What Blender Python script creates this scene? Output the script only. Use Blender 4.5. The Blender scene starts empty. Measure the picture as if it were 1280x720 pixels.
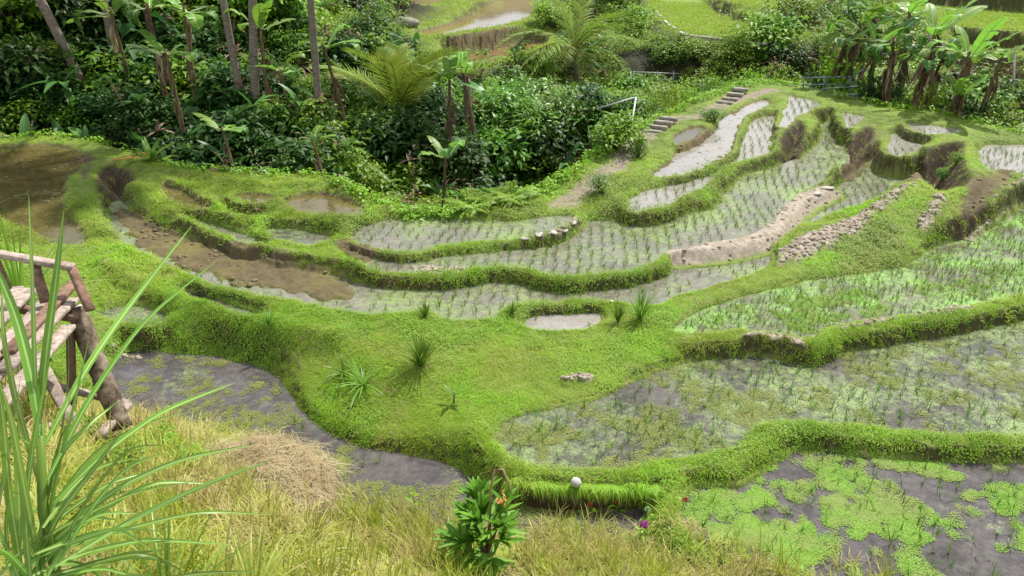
import bpy, math, random
import numpy as np
from mathutils import Vector, Matrix
from mathutils.geometry import tessellate_polygon

random.seed(7)
RNG = np.random.default_rng(7)
SC = bpy.context.scene
COL = SC.collection
PI = math.pi

# ------------------------------------------------------------------ camera
CZ, PITCH, FPX = 5.5, math.radians(25), 950.0
cth, sth = math.cos(PITCH), math.sin(PITCH)
cam_d = bpy.data.cameras.new('camera'); cam = bpy.data.objects.new('camera', cam_d); COL.objects.link(cam)
cam.location = (0, 0, CZ); cam.rotation_euler = (PI/2-PITCH, 0, 0)
cam_d.sensor_width = 36; cam_d.lens = 36*FPX/1280; cam_d.clip_start = .05; cam_d.clip_end = 2000
SC.camera = cam

def ray(px, py):
    a = (px-640)/FPX; b = -(py-360)/FPX
    return np.array([a, cth+b*sth, -sth+b*cth])
def at_t(px, py, t):
    return np.array([0, 0, CZ]) + t*ray(px, py)
def at_z(px, py, z):
    r = ray(px, py); t = (z-CZ)/min(r[2], -.03)
    return np.array([r[0]*t, r[1]*t])
def at_y(px, py, y):
    r = ray(px, py); return np.array([0, 0, CZ]) + r*(y/r[1])

# ------------------------------------------------------------------ noise
def _h(ix, iy, s):
    n = (ix.astype(np.int64)*374761393 + iy.astype(np.int64)*668265263 + s*2147483647) & 0xffffffff
    n = ((n ^ (n >> 13))*1274126177) & 0xffffffff
    return ((n ^ (n >> 16)) & 0xffff)/65535.0
def vnoise(x, y, s=0):
    ix = np.floor(x); iy = np.floor(y); fx = x-ix; fy = y-iy
    fx = fx*fx*(3-2*fx); fy = fy*fy*(3-2*fy)
    a = _h(ix, iy, s); b = _h(ix+1, iy, s); c = _h(ix, iy+1, s); d = _h(ix+1, iy+1, s)
    return (a*(1-fx)+b*fx)*(1-fy)+(c*(1-fx)+d*fx)*fy*1.0
def fbm(x, y, o=3, s=0):
    v = 0; a = .5; t = 0
    for k in range(o):
        v = v + a*vnoise(x*2**k+17.3*k, y*2**k-9.1*k, s+k); t += a; a *= .5
    return v/t
def sstep(a, b, x):
    t = np.clip((x-a)/(b-a), 0, 1); return t*t*(3-2*t)

# ------------------------------------------------------------------ ponds traced on the ground: name, level, outline
# kind: w water, h hollow, m muddy
PONDS = [
 ('p1', -.15, 'w', [(862,608),(900,610),(925,612),(950,595),(975,570),(1000,563),(1040,562),(1075,572),(1130,574),(1180,578),(1240,577),(1350,580),(1450,800),(1090,780),(1040,722),(960,706),(900,694),(868,682),(850,660),(852,635)]),
 ('p2', 0, 'w', [(612,543),(640,520),(700,508),(760,495),(790,478),(830,462),(870,450),(900,443),(960,440),(1010,440),(1025,432),(1060,428),(1130,418),(1200,405),(1280,395),(1380,380),(1400,545),(1280,540),(1200,540),(1130,535),(1060,529),(1000,522),(960,526),(940,538),(925,556),(890,562),(850,568),(800,577),(740,584),(680,582),(640,570)]),
 ('p3', .2, 'w', [(835,416),(850,400),(880,385),(930,370),(960,362),(1000,352),(1040,346),(1090,340),(1130,332),(1160,315),(1180,305),(1215,298),(1240,282),(1285,255),(1400,240),(1400,355),(1280,366),(1253,371),(1207,383),(1133,394),(1070,401),(1027,411),(1020,423),(960,411),(925,407),(880,413)]),
 ('p4', .2, 'w', [(453,357),(473,351),(513,352),(567,351),(603,341),(640,338),(673,348),(707,355),(745,354),(773,348),(813,342),(847,324),(873,319),(927,316),(960,306),(985,291),(1000,264),(1037,245),(1070,217),(1090,205),(1110,201),(1138,212),(1152,238),(1120,251),(1080,262),(1040,268),(1000,283),(975,298),(962,318),(966,332),(930,346),(893,354),(847,369),(827,378),(800,381),(767,370),(723,372),(673,374),(630,384),(618,396),(553,399),(545,387),(507,388),(463,391),(430,384),(397,381),(360,369),(320,367),(290,358),(253,350),(220,337),(200,327),(173,313),(147,303),(133,273),(140,255),(157,250),(167,267),(187,287),(213,293),(253,300),(287,310),(320,322),(345,333),(403,340),(430,345)]),
 ('p6', .1, 'w', [(650,403),(665,393),(700,387),(745,388),(754,398),(748,408),(700,413),(660,412)]),
 ('p7', .36, 'w', [(420,313),(447,316),(497,322),(533,319),(573,321),(640,311),(673,308),(703,303),(727,288),(735,277),(753,275),(790,277),(827,272),(857,265),(893,262),(905,240),(930,218),(960,212),(983,206),(1010,194),(1028,172),(1021,152),(1025,147),(1037,150),(1050,167),(1057,190),(1058,207),(1033,221),(1025,231),(1004,240),(985,253),(972,274),(953,286),(925,294),(880,302),(850,307),(833,312),(823,325),(807,331),(740,338),(707,341),(680,337),(660,330),(640,327),(603,327),(580,335),(520,336),(470,335),(447,328)]),
 ('p21', .45, 'w', [(437,287),(470,278),(510,271),(553,273),(640,277),(673,272),(720,268),(717,278),(700,287),(673,292),(640,295),(600,297),(553,301),(527,310),(483,309),(455,303),(433,296)]),
 ('p8', .56, 'w', [(938,150),(955,145),(972,146),(967,165),(962,190),(948,197),(922,202),(903,212),(890,225),(870,240),(830,258),(790,262),(780,255),(800,241),(830,232),(870,222),(897,207),(915,190),(928,178),(933,163)]),
 ('p10', .66, 'm', [(803,223),(840,200),(857,183),(893,167),(900,150),(917,142),(940,128),(958,124),(966,129),(945,140),(926,150),(922,166),(915,187),(905,197),(880,210),(840,221)]),
 ('p11', .78, 'm', [(836,183),(848,167),(862,159),(882,158),(874,168),(857,178)]),
 ('p13', .72, 'w', [(974,155),(979,140),(984,125),(986,118),(1002,123),(1030,129),(1025,137),(1002,141),(990,152),(981,161)]),
 ('p14', .75, 'w', [(1050,141),(1066,142),(1087,148),(1075,153),(1062,161),(1053,152)]),
 ('p15', .85, 'w', [(1128,154),(1170,157),(1210,163),(1180,168),(1150,165),(1135,160)]),
 ('p16', .66, 'w', [(1113,165),(1140,170),(1163,175),(1155,183),(1140,194),(1120,194),(1107,189),(1113,178)]),
 ('p17', .74, 'w', [(1223,184),(1250,180),(1300,182),(1400,190),(1400,222),(1300,217),(1260,217),(1228,213),(1222,200)]),
 ('p22', .5, 'm', [(350,250),(375,244),(405,243),(435,250),(457,262),(455,271),(425,271),(390,266),(362,259)]),
 ('p24', .36, 'w', [(323,287),(360,285),(400,290),(427,296),(402,303),(350,300)]),
 ('p25', .38, 'w', [(272,252),(300,262),(330,267),(345,272),(300,274),(278,265)]),
 ('p23', .52, 'm', [(288,243),(320,242),(350,247),(330,252),(300,250)]),
 ('p27', .36, 'm', [(-120,190),(0,184),(30,182),(70,182),(108,190),(112,200),(95,215),(82,232),(78,250),(85,270),(108,292),(100,306),(60,300),(25,285),(-10,270),(-120,250)]),
 ('p28', -.3, 'w', [(148,440),(200,443),(260,448),(310,455),(345,475),(365,505),(385,530),(420,551),(460,563),(500,573),(540,579),(570,592),(595,612),(640,618),(700,622),(780,628),(800,640),(800,662),(740,664),(640,662),(560,656),(480,646),(430,632),(402,618),(385,585),(350,560),(300,545),(230,532),(170,510),(140,480)]),
 ('p29', 0, 'w', [(112,394),(150,381),(190,385),(213,395),(198,403),(150,401)]),
 ('p30', .08, 'w', [(222,361),(265,371),(310,388),(340,399),(300,396),(250,382)]),
 ('p31', .34, 'w', [(228,262),(262,279),(300,291),(322,299),(345,308),(320,309),(285,298),(250,287),(232,273)]),
 ('p32', .44, 'm', [(198,238),(225,254),(258,264),(270,262),(240,246),(212,231)]),
 ('f1', -.36, 'm', [(553,76),(580,84),(600,84),(640,74),(700,52),(640,54),(600,62),(560,68)]),
 ('f2', .5, 'm', [(508,43),(545,36),(580,25),(605,10),(625,-5),(672,-5),(668,24),(630,33),(580,42),(540,46)]),
 ('f3', 1.2, 'm', [(430,8),(480,0),(560,-12),(580,-3),(545,8),(500,11),(460,12)]),
 ('f4', .8, 'g', [(817,-8),(830,12),(855,40),(900,46),(960,53),(990,48),(960,38),(900,20),(880,2),(860,-10)]),
 ('f5', 1.5, 'g', [(905,-4),(940,8),(990,16),(1010,0),(960,-14)]),
 ('f6', 1.1, 'g', [(1150,-6),(1200,2),(1290,15),(1400,28),(1400,46),(1290,40),(1200,34),(1140,20)]),
 ('f9', 2.2, 'g', [(1090,-22),(1290,-8),(1400,-4),(1400,-25),(1200,-34)]),
 ('f7', -.2, 'g', [(1180,60),(1220,62),(1290,72),(1400,85),(1400,98),(1280,80),(1200,76)]),
 ('f8', -1.2, 'g', [(1190,108),(1230,110),(1290,118),(1400,128),(1400,140),(1290,130),(1200,124)]),
]
HOLES = [  # rim level, depth, outline
 (.74, .95, [(968,172),(986,158),(993,148),(1008,152),(1013,167),(1004,186),(987,190),(972,186)]),
 (.74, .85, [(1051,197),(1052,180),(1065,165),(1090,156),(1099,165),(1092,180),(1078,192),(1060,201)]),
 (.85, .8, [(1137,200),(1150,186),(1180,178),(1212,178),(1206,195),(1216,215),(1219,228),(1195,238),(1165,242),(1147,222)]),
 (.6, .25, [(1195,262),(1212,240),(1240,228),(1247,240),(1240,258),(1220,280),(1196,290)]),
 (.42, .5, [(116,240),(118,217),(135,207),(160,212),(176,222),(160,238),(152,250),(135,255),(122,252)]),
]
def chaikin(P, n=2):
    P = np.array(P, float)
    for _ in range(n):
        Q = np.roll(P, -1, 0); P = np.stack([P*.75+Q*.25, P*.25+Q*.75], 1).reshape(-1, 2)
    return P
def world_poly(pts, z, lip=0.1):
    P = np.array([at_z(a, b, z) for a, b in pts])
    # the near bank hides a strip of water behind its lip: put the true near shore a little closer
    area = .5*np.sum(P[:, 0]*np.roll(P[:, 1], -1)-np.roll(P[:, 0], -1)*P[:, 1])
    E = np.roll(P, -1, 0)-np.roll(P, 1, 0); N = np.stack([E[:, 1], -E[:, 0]], 1)*(1 if area > 0 else -1)
    N /= np.linalg.norm(N, axis=1)[:, None]+1e-9
    r = np.linalg.norm(P, axis=1)[:, None]; C = -P/r
    k = np.clip((N*C).sum(1), 0, 1)[:, None]
    sh = np.minimum(lip*r/(CZ-z), .3)
    return chaikin(P+C*sh*k)
def sdist(P, x, y):
    """signed distance, negative inside"""
    d2 = np.full(x.shape, 1e9); ins = np.zeros(x.shape, bool)
    n = len(P)
    for i in range(n):
        ax, ay = P[i]; bx, by = P[(i+1) % n]
        ex, ey = bx-ax, by-ay; wx = x-ax; wy = y-ay
        t = np.clip((wx*ex+wy*ey)/(ex*ex+ey*ey+1e-12), 0, 1)
        d2 = np.minimum(d2, (wx-ex*t)**2+(wy-ey*t)**2)
        c = ((ay > y) != (by > y)) & (x < ex*(y-ay)/(ey if abs(ey) > 1e-12 else 1e-12)+ax)
        ins ^= c
    d = np.sqrt(d2); return np.where(ins, -d, d)
def sdist_box(P, x, y, pad):
    out = np.full(x.shape, 99.0)
    m = (x > P[:, 0].min()-pad) & (x < P[:, 0].max()+pad) & (y > P[:, 1].min()-pad) & (y < P[:, 1].max()+pad)
    if m.any(): out[m] = sdist(P, x[m], y[m])
    return out
UPR = ('p8','p10','p11','p13','p14','p15','p16','p17','p21','p7','p22','p24','p25','p23','p31','p32')
WP = {n: world_poly(p, z, (.15 if n in UPR else .08) if n[0] == 'p' else .1) for n, z, k, p in PONDS}

# guide points for the general lie of the land (pixel, pixel, height)
GUIDE = [(400,430,.08),(300,395,.12),(520,480,.05),(600,540,-.1),(700,470,.15),(480,530,-.2),(200,420,.05),(100,330,.35),(190,350,.25),(420,480,-.1),
 (60,172,.55),(240,215,.6),(400,226,.62),(540,262,.62),(660,245,.65),(760,205,.75),(840,150,.85),(900,128,.9),(960,112,.95),(1050,125,.9),(1150,145,1.),(1250,170,1.05),
 (1000,300,.32),(1090,285,.4),(1180,270,.42),(1050,320,.35),(1250,240,.5),(700,600,0.02),(800,640,-.1),(900,590,.0),(560,410,.25),(780,400,.2),(660,425,.15)]
GP = np.array([[*at_z(a, b, z), z] for a, b, z in GUIDE])
def az_of(px, py=200): 
    r = ray(px, py); return math.atan2(r[0], r[1])
def pol(px, d, z):
    a = az_of(px); return [math.sin(a)*d, math.cos(a)*d, z]
FARG = [pol(-200,24,.2),pol(0,24,.2),pol(200,23,.2),pol(350,20,-.2),pol(480,19,-1.6),pol(600,18,-2.6),pol(700,22,-2.6),
 pol(-200,34,4.2),pol(0,34,4.2),pol(200,34,4.),pol(350,33,3.0),pol(450,33,1.2),pol(560,33,-1.4),pol(680,33,-1.6),pol(760,34,-1.8),pol(850,33,-1.2),pol(950,36,-.8),
 pol(1050,30,-.6),pol(1150,28,-.6),pol(1250,28,-.9),pol(1400,28,-1.),pol(0,60,13.),pol(300,60,9.5),pol(450,60,4.2),pol(550,60,2.4),pol(700,60,2.4),pol(850,60,2.8),pol(1000,60,3.),pol(1200,60,3.4),pol(1400,60,3.8),
 pol(760,42,-.3),pol(1000,44,.4),pol(1080,48,1.0),pol(420,46,3.),pol(-300,50,9)]
RIM = [(-300,190),(-100,180),(0,172),(60,168),(120,175),(170,192),(220,212),(300,222),(400,228),(450,240),(480,252),(510,260),(560,260),(600,253),(640,243),(680,233),(720,205),(760,178),(800,158),(840,138),(880,118),(920,106),(960,101),(1000,104),(1050,116),(1100,128),(1150,138),(1200,150),(1260,163),(1400,178),(1700,200)]
RZ = [(.5 if p[0] < 450 else .65 if p[0] < 720 else .9) for p in RIM]
_r = np.array([at_z(p[0], p[1], z) for p, z in zip(RIM, RZ)])
RIM_A = np.arctan2(_r[:, 0], _r[:, 1]); RIM_D = np.hypot(_r[:, 0], _r[:, 1])
FGL = [(-400,470),(0,478),(100,505),(160,512),(230,530),(300,547),(380,578),(402,618),(450,640),(560,656),(640,664),(750,668),(850,692),(900,706),(1000,722),(1090,745),(1300,830),(1500,900)]
_f = np.array([at_z(p[0], p[1], -.5) for p in FGL]); FG_A = np.arctan2(_f[:, 0], _f[:, 1]); FG_D = np.hypot(_f[:, 0], _f[:, 1])
o_ = np.argsort(FG_A); FG_A = FG_A[o_]; FG_D = FG_D[o_]
GUL_X = [az_of(x) for x in (-200, 200, 400, 480, 560, 700, 780, 860, 1000, 1200, 1400)]
GUL_D = [.9, .9, 1.0, 1.6, 2.6, 2.8, 3.0, 1.8, .8, .8, .8]      # extra depth of the ravine under the guide surface
GUL_W = [2, 2, 2, 3, 4, 5, 6, 5, 3, 3, 3]

def base_land(x, y):
    w = np.zeros(x.shape); s = np.zeros(x.shape)
    for gx, gy, gz in list(GP)+FARG:
        q = 1/((x-gx)**2+(y-gy)**2+.15)**2; w += q; s += q*gz
    return s/w

# dry clod strips on the bunds and other earthy patches
DRY = [(.27, [(1035,412),(1065,404),(1130,395),(1200,381),(1222,384),(1150,398),(1090,406),(1042,415)]),
 (.27, [(928,416),(960,416),(1012,428),(1016,434),(965,434),(930,426)]),
 (.35, [(965,325),(985,302),(1030,285),(1075,272),(1130,258),(1140,264),(1085,284),(1060,300),(1030,312),(1000,324),(975,332)]),
 (.5, [(1145,284),(1158,266),(1178,262),(1182,276),(1165,288),(1150,290)]),
 (.42, [(846,313),(880,309),(884,312),(850,316)]),
 (.45, [(650,301),(690,295),(712,280),(722,276),(728,282),(715,294),(695,301),(660,304)]),
 (.4, [(1205,292),(1232,270),(1262,246),(1285,240),(1285,256),(1250,272),(1215,296)]),
 (.3, [(505,342),(520,334),(560,335),(600,337),(590,345),(540,347)]),
 (.1, [(690,474),(740,470),(745,478),(700,482)]),
 (.1, [(120,408),(170,412),(180,424),(130,420)])]
DRYP = [world_poly(p, z, 0) for z, p in DRY]
BROWN = [(.2, [(130,250),(165,262),(215,292),(320,322),(430,345),(453,357),(440,385),(360,370),(250,350),(150,304)]),
 (.36, [(410,305),(460,310),(480,330),(430,330)]), (.2, [(1190,262),(1240,240),(1280,236),(1260,262),(1200,298),(1180,300)]),
 (.3, [(1100,250),(1160,238),(1200,240),(1190,262),(1120,262)]), (.62, [(1052,199),(1075,190),(1098,165),(1110,170),(1085,200),(1060,212)]),
 (.4, [(98,190),(125,196),(112,235),(95,230)])]
BROWNP = [world_poly(p, z, 0) for z, p in BROWN]
PATH = [(700,240),(730,224),(765,205),(790,186),(812,166),(840,150),(880,141),(905,126),(930,118),(965,112)]
PATHW = np.array([at_z(a, b, .82) for a, b in PATH])

SNKL = np.array([at_z(a, b, .42) for a, b in [(846,313),(880,310),(915,305),(945,298),(966,288),(980,274),(992,258),(1010,246),(1038,234)]])
def pdist(Q, x, y, pad=2):
    out = np.full(x.shape, 9.0)
    m = (x > Q[:, 0].min()-pad) & (x < Q[:, 0].max()+pad) & (y > Q[:, 1].min()-pad) & (y < Q[:, 1].max()+pad)
    xm, ym = x[m], y[m]; d2 = np.full(xm.shape, 81.0)
    for i in range(len(Q)-1):
        ax, ay = Q[i]; bx, by = Q[i+1]; ex, ey = bx-ax, by-ay
        t = np.clip(((xm-ax)*ex+(ym-ay)*ey)/(ex*ex+ey*ey+1e-9), 0, 1)
        d2 = np.minimum(d2, (xm-ax-ex*t)**2+(ym-ay-ey*t)**2)
    out[m] = np.sqrt(d2); return out

# ------------------------------------------------------------------ terrain grid (rings round the viewpoint, full circle)
azd = np.linspace(-50, 50, 860)
azf = np.concatenate([np.linspace(-180, -52, 40), azd, np.linspace(52, 180, 40)])
AZ = np.radians(azf)
DD = np.concatenate([[0.3, .8, 1.3, 1.8], np.geomspace(2.2, 34, 900), np.geomspace(34.1, 66, 150)[1:], np.geomspace(70, 900, 24)])
A_, D_ = np.meshgrid(AZ, DD, indexing='ij')
GX = np.sin(A_)*D_; GY = np.cos(A_)*D_

def terrain(x, y):
    az = np.arctan2(x, y); d = np.hypot(x, y)
    nz = fbm(x*1.3, y*1.3, 3, 1); nf = fbm(x*5, y*5, 3, 4); nc = fbm(x*14, y*14, 2, 9)
    base = base_land(x, y)
    wob = (fbm(x*2.2, y*2.2, 2, 21)-.5)*.16 + (nc-.5)*.05
    near_mask = d < 90
    W = np.full(x.shape, .02); S = W*base; sds = []
    hs = []
    for n, z, k, p in PONDS:
        far = n[0] == 'f'
        sd = sdist_box(WP[n], x, y, 5 if far else 3) + wob*(3 if far else 1)*np.clip(d/14, .5, 1.2)
        lip = .16 if far else .075
        w = np.exp(-np.clip(sd, 0, 9)/(1.0 if far else .35))*math.exp(3.0*z if not far else 1.5*z)
        W += w; S += w*(z+lip); sds.append(sd)
    for (z, dep, p), P in zip(HOLES, HOLEP):
        sd = sdist_box(P, x, y, 3)
        w = np.exp(-np.clip(sd, 0, 9)/.3)*math.exp(3*z); W += w; S += w*(z+.06); hs.append(sd)
    T = S/W
    T = T + (nz-.5)*.10 + (nf-.5)*.05
    e = d-np.interp(az, RIM_A, RIM_D); 
    R0 = np.interp(az, FG_A, FG_D)
    # the viewer's own bank
    fg = np.clip(R0-d, 0, 99)
    bank = -.5+3.9*np.tanh(fg*.5/3.9)+(nz-.5)*.25
    T = np.where(fg > 0, bank*sstep(0, .8, fg)+T*(1-sstep(0, .8, fg)), T)
    # the ravine behind the terraces
    gd = np.interp(az, GUL_X, GUL_D); gw = np.interp(az, GUL_X, GUL_W)
    beyond = sstep(0, 1.2, e)
    farland = base - gd*np.exp(-((e-gw*.5)/(gw*.5))**2) + (fbm(x*.4, y*.4, 3, 31)-.5)*1.2*sstep(2, 8, e)
    isfar = np.zeros(x.shape)
    for (n, z, k, p), sd in zip(PONDS, sds):
        if n[0] == 'f': isfar = np.maximum(isfar, 1-sstep(.8, 4, sd))
    Z = T*(1-beyond)+beyond*(T*isfar+farland*(1-isfar))
    T2 = Z.copy()
    wet = np.zeros(x.shape); mud = np.zeros(x.shape); green = np.zeros(x.shape)
    for (n, z, k, p), sd in zip(PONDS, sds):
        far = n[0] == 'f'
        flr = z-(.07 if k != 'm' else .02) + (0 if k == 'w' else (nf-.5)*.08)
        if k == 'g': flr = z+(nf-.5)*.05
        wd = .07+(.25 if n != 'p28' else 1.0)*np.clip(T2-z, 0, 2)
        t = sstep(0, wd, sd)
        Z = np.where(sd < 6, np.minimum(Z, flr*(1-t)+T2*t), Z)
        ins = 1-sstep(-.02, .08, sd)
        if k == 'm': mud = np.maximum(mud, ins)
        if k == 'g': green = np.maximum(green, ins)
        else: wet = np.maximum(wet, ins)
    BWD = {'p2': .26, 'p1': .2, 'p3': .3, 'p28': .0}
    for i in sorted(range(len(PONDS)), key=lambda i: PONDS[i][1]):
        n, z, k, p = PONDS[i]; sd = sds[i]; far = n[0] == 'f'; bw = .9 if far else BWD.get(n, .15); lip = .10 if far else .04+.06*(nf-.4)
        flr = z-(.07 if k != 'm' else .02) + (0 if k == 'w' else (nf-.5)*.08)
        if k == 'g': flr = z+(nf-.5)*.05
        Z = np.where(sd < -.08, flr, Z)
        if bw == 0: continue
        ring = np.where(sd < 0, z-.07+(lip+.07)*sstep(-.08, .03, sd), z+lip-np.maximum(sd-bw, 0)*(3.5+3*nz))
        own = (sd < bw+1.2) & (sd > -.08)
        Z = np.where(own, np.maximum(Z, ring), Z)
        dryk = own & (ring > z-.35) & (sd > .03)
        wet = np.where(dryk & (Z <= ring+1e-6), 0, wet)
    soil = np.zeros(x.shape)
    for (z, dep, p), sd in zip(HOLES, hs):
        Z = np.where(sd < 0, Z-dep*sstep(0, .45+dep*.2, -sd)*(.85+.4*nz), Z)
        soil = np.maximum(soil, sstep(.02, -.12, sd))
    dry = np.zeros(x.shape)
    for P in DRYP:
        sd = sdist_box(P, x, y, 1)+(nf-.5)*.25
        k = sstep(.06, -.1, sd); dry = np.maximum(dry, k)
    rg = np.zeros(x.shape)
    for Q in RDG: rg = np.maximum(rg, np.exp(-(pdist(Q, x, y, 1.5)/.17)**2))
    Z = Z+rg*.10*(1-wet)*(e < 0)
    snk = np.minimum(pdist(SNKL, x, y, 1)-.22, 5)+(nf-.5)*.12; Z = np.maximum(Z, .22+.19*sstep(.06, -.2, snk)*(snk < .15)+(nf-.5)*.08*(snk < .15)-9*(snk > .15))
    Z = Z+dry*(.04+.08*(nf-.3)+.05*nc)
    br = np.zeros(x.shape)
    for P in BROWNP:
        sd = sdist_box(P, x, y, 1)+(nf-.5)*.4
        br = np.maximum(br, sstep(.05, -.2, sd))
    Z = Z+br*wet*(.10+.09*(fbm(x*5, y*5, 3, 44)-.5))
    mud = np.maximum(mud, br)
    pth = sstep(.34, .2, pdist(PATHW, x, y)+(nf-.5)*.2)
    Z = Z+(nc-.5)*.02*(1-wet)
    und = sstep(.05, -.08, sdist_box(UNDER, x, y, 1)); soil = np.maximum(soil, und); Z = Z-und*.12  # bare brown bank; dark soil colour also paints in the undercut's shadow
    return Z, wet, mud, dry, soil, pth, green, e, R0-d
RIDGE = [world_poly(p, .45, 0) for p in ()]
RDG = [np.array([at_z(a, b, .48) for a, b in p]) for p in ([(112,196),(170,208),(215,232),(262,256),(300,275),(360,284)], [(165,232),(205,262),(262,284),(330,305),(400,322),(450,330)], [(200,214),(290,232),(340,240),(420,236),(470,252)], [(250,268),(320,276),(430,281),(500,262)], [(130,320),(200,350),(300,380),(420,405)], [(420,330),(330,320),(262,302),(212,284)])]
HOLEP = [world_poly(p, z, 0) for z, dpt, p in HOLES]
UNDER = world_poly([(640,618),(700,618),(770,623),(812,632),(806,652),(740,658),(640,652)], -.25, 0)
GZ, WET, MUD, DRYM, SOIL, PTH, GREEN, EE, FGD = terrain(GX, GY)
gz_d = np.gradient(GZ, axis=1)/np.gradient(D_, axis=1)
gz_a = np.gradient(GZ, axis=0)/(np.gradient(A_, axis=0)*D_)
SLOPE = np.hypot(gz_d, gz_a)
SNK = sstep(.05, -.06, pdist(SNKL, GX, GY, 1)-.24); DRYM = np.maximum(DRYM*(1-sstep(.7, 1.3, SLOPE)), SNK); STEEP = sstep(1.0, 1.7, SLOPE)*(1-WET)

def samp(F, x, y):
    az = np.arctan2(x, y); d = np.hypot(x, y)
    i = np.interp(az, AZ, np.arange(len(AZ))); j = np.interp(d, DD, np.arange(len(DD)))
    i0 = np.clip(np.floor(i).astype(int), 0, len(AZ)-2); j0 = np.clip(np.floor(j).astype(int), 0, len(DD)-2)
    fi = i-i0; fj = j-j0
    return (F[i0, j0]*(1-fi)+F[i0+1, j0]*fi)*(1-fj)+(F[i0, j0+1]*(1-fi)+F[i0+1, j0+1]*fi)*fj
def Zat(x, y): return float(samp(GZ, np.array([x]), np.array([y]))[0])
def hit(px, py, t0=1.5):
    r = ray(px, py); ts = np.arange(t0, 75, .05)
    P = np.array([0, 0, CZ])+ts[:, None]*r
    g = samp(GZ, P[:, 0], P[:, 1]); k = np.argmax(P[:, 2] < g)
    if not (P[:, 2] < g).any(): k = len(ts)-1
    return np.array([P[k, 0], P[k, 1], g[k]])
def on_ground(px, d):
    """the ground in the direction of pixel column px, d metres away"""
    a = az_of(px); x, y = math.sin(a)*d, math.cos(a)*d
    return np.array([x, y, Zat(x, y)])

# ------------------------------------------------------------------ materials
def new_mat(name):
    m = bpy.data.materials.new(name); m.use_nodes = True; nt = m.node_tree
    for n in list(nt.nodes): nt.nodes.remove(n)
    out = nt.nodes.new('ShaderNodeOutputMaterial')
    return m, nt, out
def N(nt, t, **kw):
    n = nt.nodes.new(t)
    for k, v in kw.items(): setattr(n, k, v)
    return n
def noise(nt, scale, detail=4, rough=.6, vec=None):
    n = N(nt, 'ShaderNodeTexNoise'); n.inputs['Scale'].default_value = scale; n.inputs['Detail'].default_value = detail; n.inputs['Roughness'].default_value = rough
    if vec is None: vec = N(nt, 'ShaderNodeTexCoord').outputs['Object']
    nt.links.new(vec, n.inputs['Vector']); return n.outputs['Fac']
def mixc(nt, fac, a, b):
    n = N(nt, 'ShaderNodeMix', data_type='RGBA')
    for s, v in ((n.inputs[0], fac), (n.inputs[6], a), (n.inputs[7], b)):
        if hasattr(v, 'links'): nt.links.new(v, s)
        elif isinstance(v, (tuple, list)): s.default_value = (*v[:3], 1)
        else: s.default_value = v
    return n.outputs[2]
def rmap(nt, v, a, b, c=0., d=1.):
    n = N(nt, 'ShaderNodeMapRange'); nt.links.new(v, n.inputs[0])
    n.inputs[1].default_value = a; n.inputs[2].default_value = b; n.inputs[3].default_value = c; n.inputs[4].default_value = d
    return n.outputs[0]
def math_(nt, op, a, b):
    n = N(nt, 'ShaderNodeMath', operation=op)
    for s, v in ((n.inputs[0], a), (n.inputs[1], b)):
        if hasattr(v, 'links'): nt.links.new(v, s)
        else: s.default_value = v
    return n.outputs[0]
def bump(nt, h, strength, dist=.02):
    n = N(nt, 'ShaderNodeBump'); n.inputs['Strength'].default_value = strength; n.inputs['Distance'].default_value = dist
    nt.links.new(h, n.inputs['Height']); return n.outputs[0]
def princ(nt, out, col, rough=.7, spec=.3, norm=None):
    p = N(nt, 'ShaderNodeBsdfPrincipled')
    for s, v in ((p.inputs['Base Color'], col), (p.inputs['Roughness'], rough)):
        if hasattr(v, 'links'): nt.links.new(v, s)
        elif isinstance(v, (tuple, list)): s.default_value = (*v[:3], 1)
        else: s.default_value = v
    p.inputs['Specular IOR Level'].default_value = spec
    if norm is not None: nt.links.new(norm, p.inputs['Normal'])
    if out is not None: nt.links.new(p.outputs[0], out.inputs[0])
    return p
LEAF = {}
def leaf_mat(name, c1, c2, c3=None, trans=.35, rough=.45, spec=.35, big=1.2):
    """c1..c2 varies leaf by leaf; c3 shows in large patches"""
    m, nt, out = new_mat(name)
    at = N(nt, 'ShaderNodeAttribute', attribute_name='rnd').outputs['Fac']
    c = mixc(nt, at, c1, c2)
    if c3 is not None:
        g = N(nt, 'ShaderNodeNewGeometry').outputs['Position']
        c = mixc(nt, rmap(nt, noise(nt, big, 3, .6, g), .42, .62), c, c3)
    oi = N(nt, 'ShaderNodeObjectInfo').outputs['Random']
    hs = N(nt, 'ShaderNodeHueSaturation'); nt.links.new(c, hs.inputs['Color'])
    nt.links.new(rmap(nt, oi, 0, 1, .75, 1.25), hs.inputs['Value'])
    nt.links.new(rmap(nt, oi, 0, 1, .485, .515), hs.inputs['Hue'])
    c = hs.outputs[0]
    p = princ(nt, None, c, rough, spec)
    t = N(nt, 'ShaderNodeBsdfTranslucent'); nt.links.new(c, t.inputs[0])
    mx = N(nt, 'ShaderNodeMixShader'); mx.inputs[0].default_value = trans
    nt.links.new(p.outputs[0], mx.inputs[1]); nt.links.new(t.outputs[0], mx.inputs[2]); nt.links.new(mx.outputs[0], out.inputs[0])
    LEAF[name] = m; return m
def plain(name, c1, c2, scale=8, rough=.8, spec=.2, bmp=.4, stretch=None, dist=.01):
    m, nt, out = new_mat(name)
    v = N(nt, 'ShaderNodeTexCoord').outputs['Object']
    if stretch:
        mp = N(nt, 'ShaderNodeMapping'); mp.inputs['Scale'].default_value = stretch; nt.links.new(v, mp.inputs[0]); v = mp.outputs[0]
    n = noise(nt, scale, 5, .65, v)
    c = mixc(nt, rmap(nt, n, .35, .65), c1, c2)
    princ(nt, out, c, rough, spec, bump(nt, n, bmp, dist)); LEAF[name] = m; return m

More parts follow.
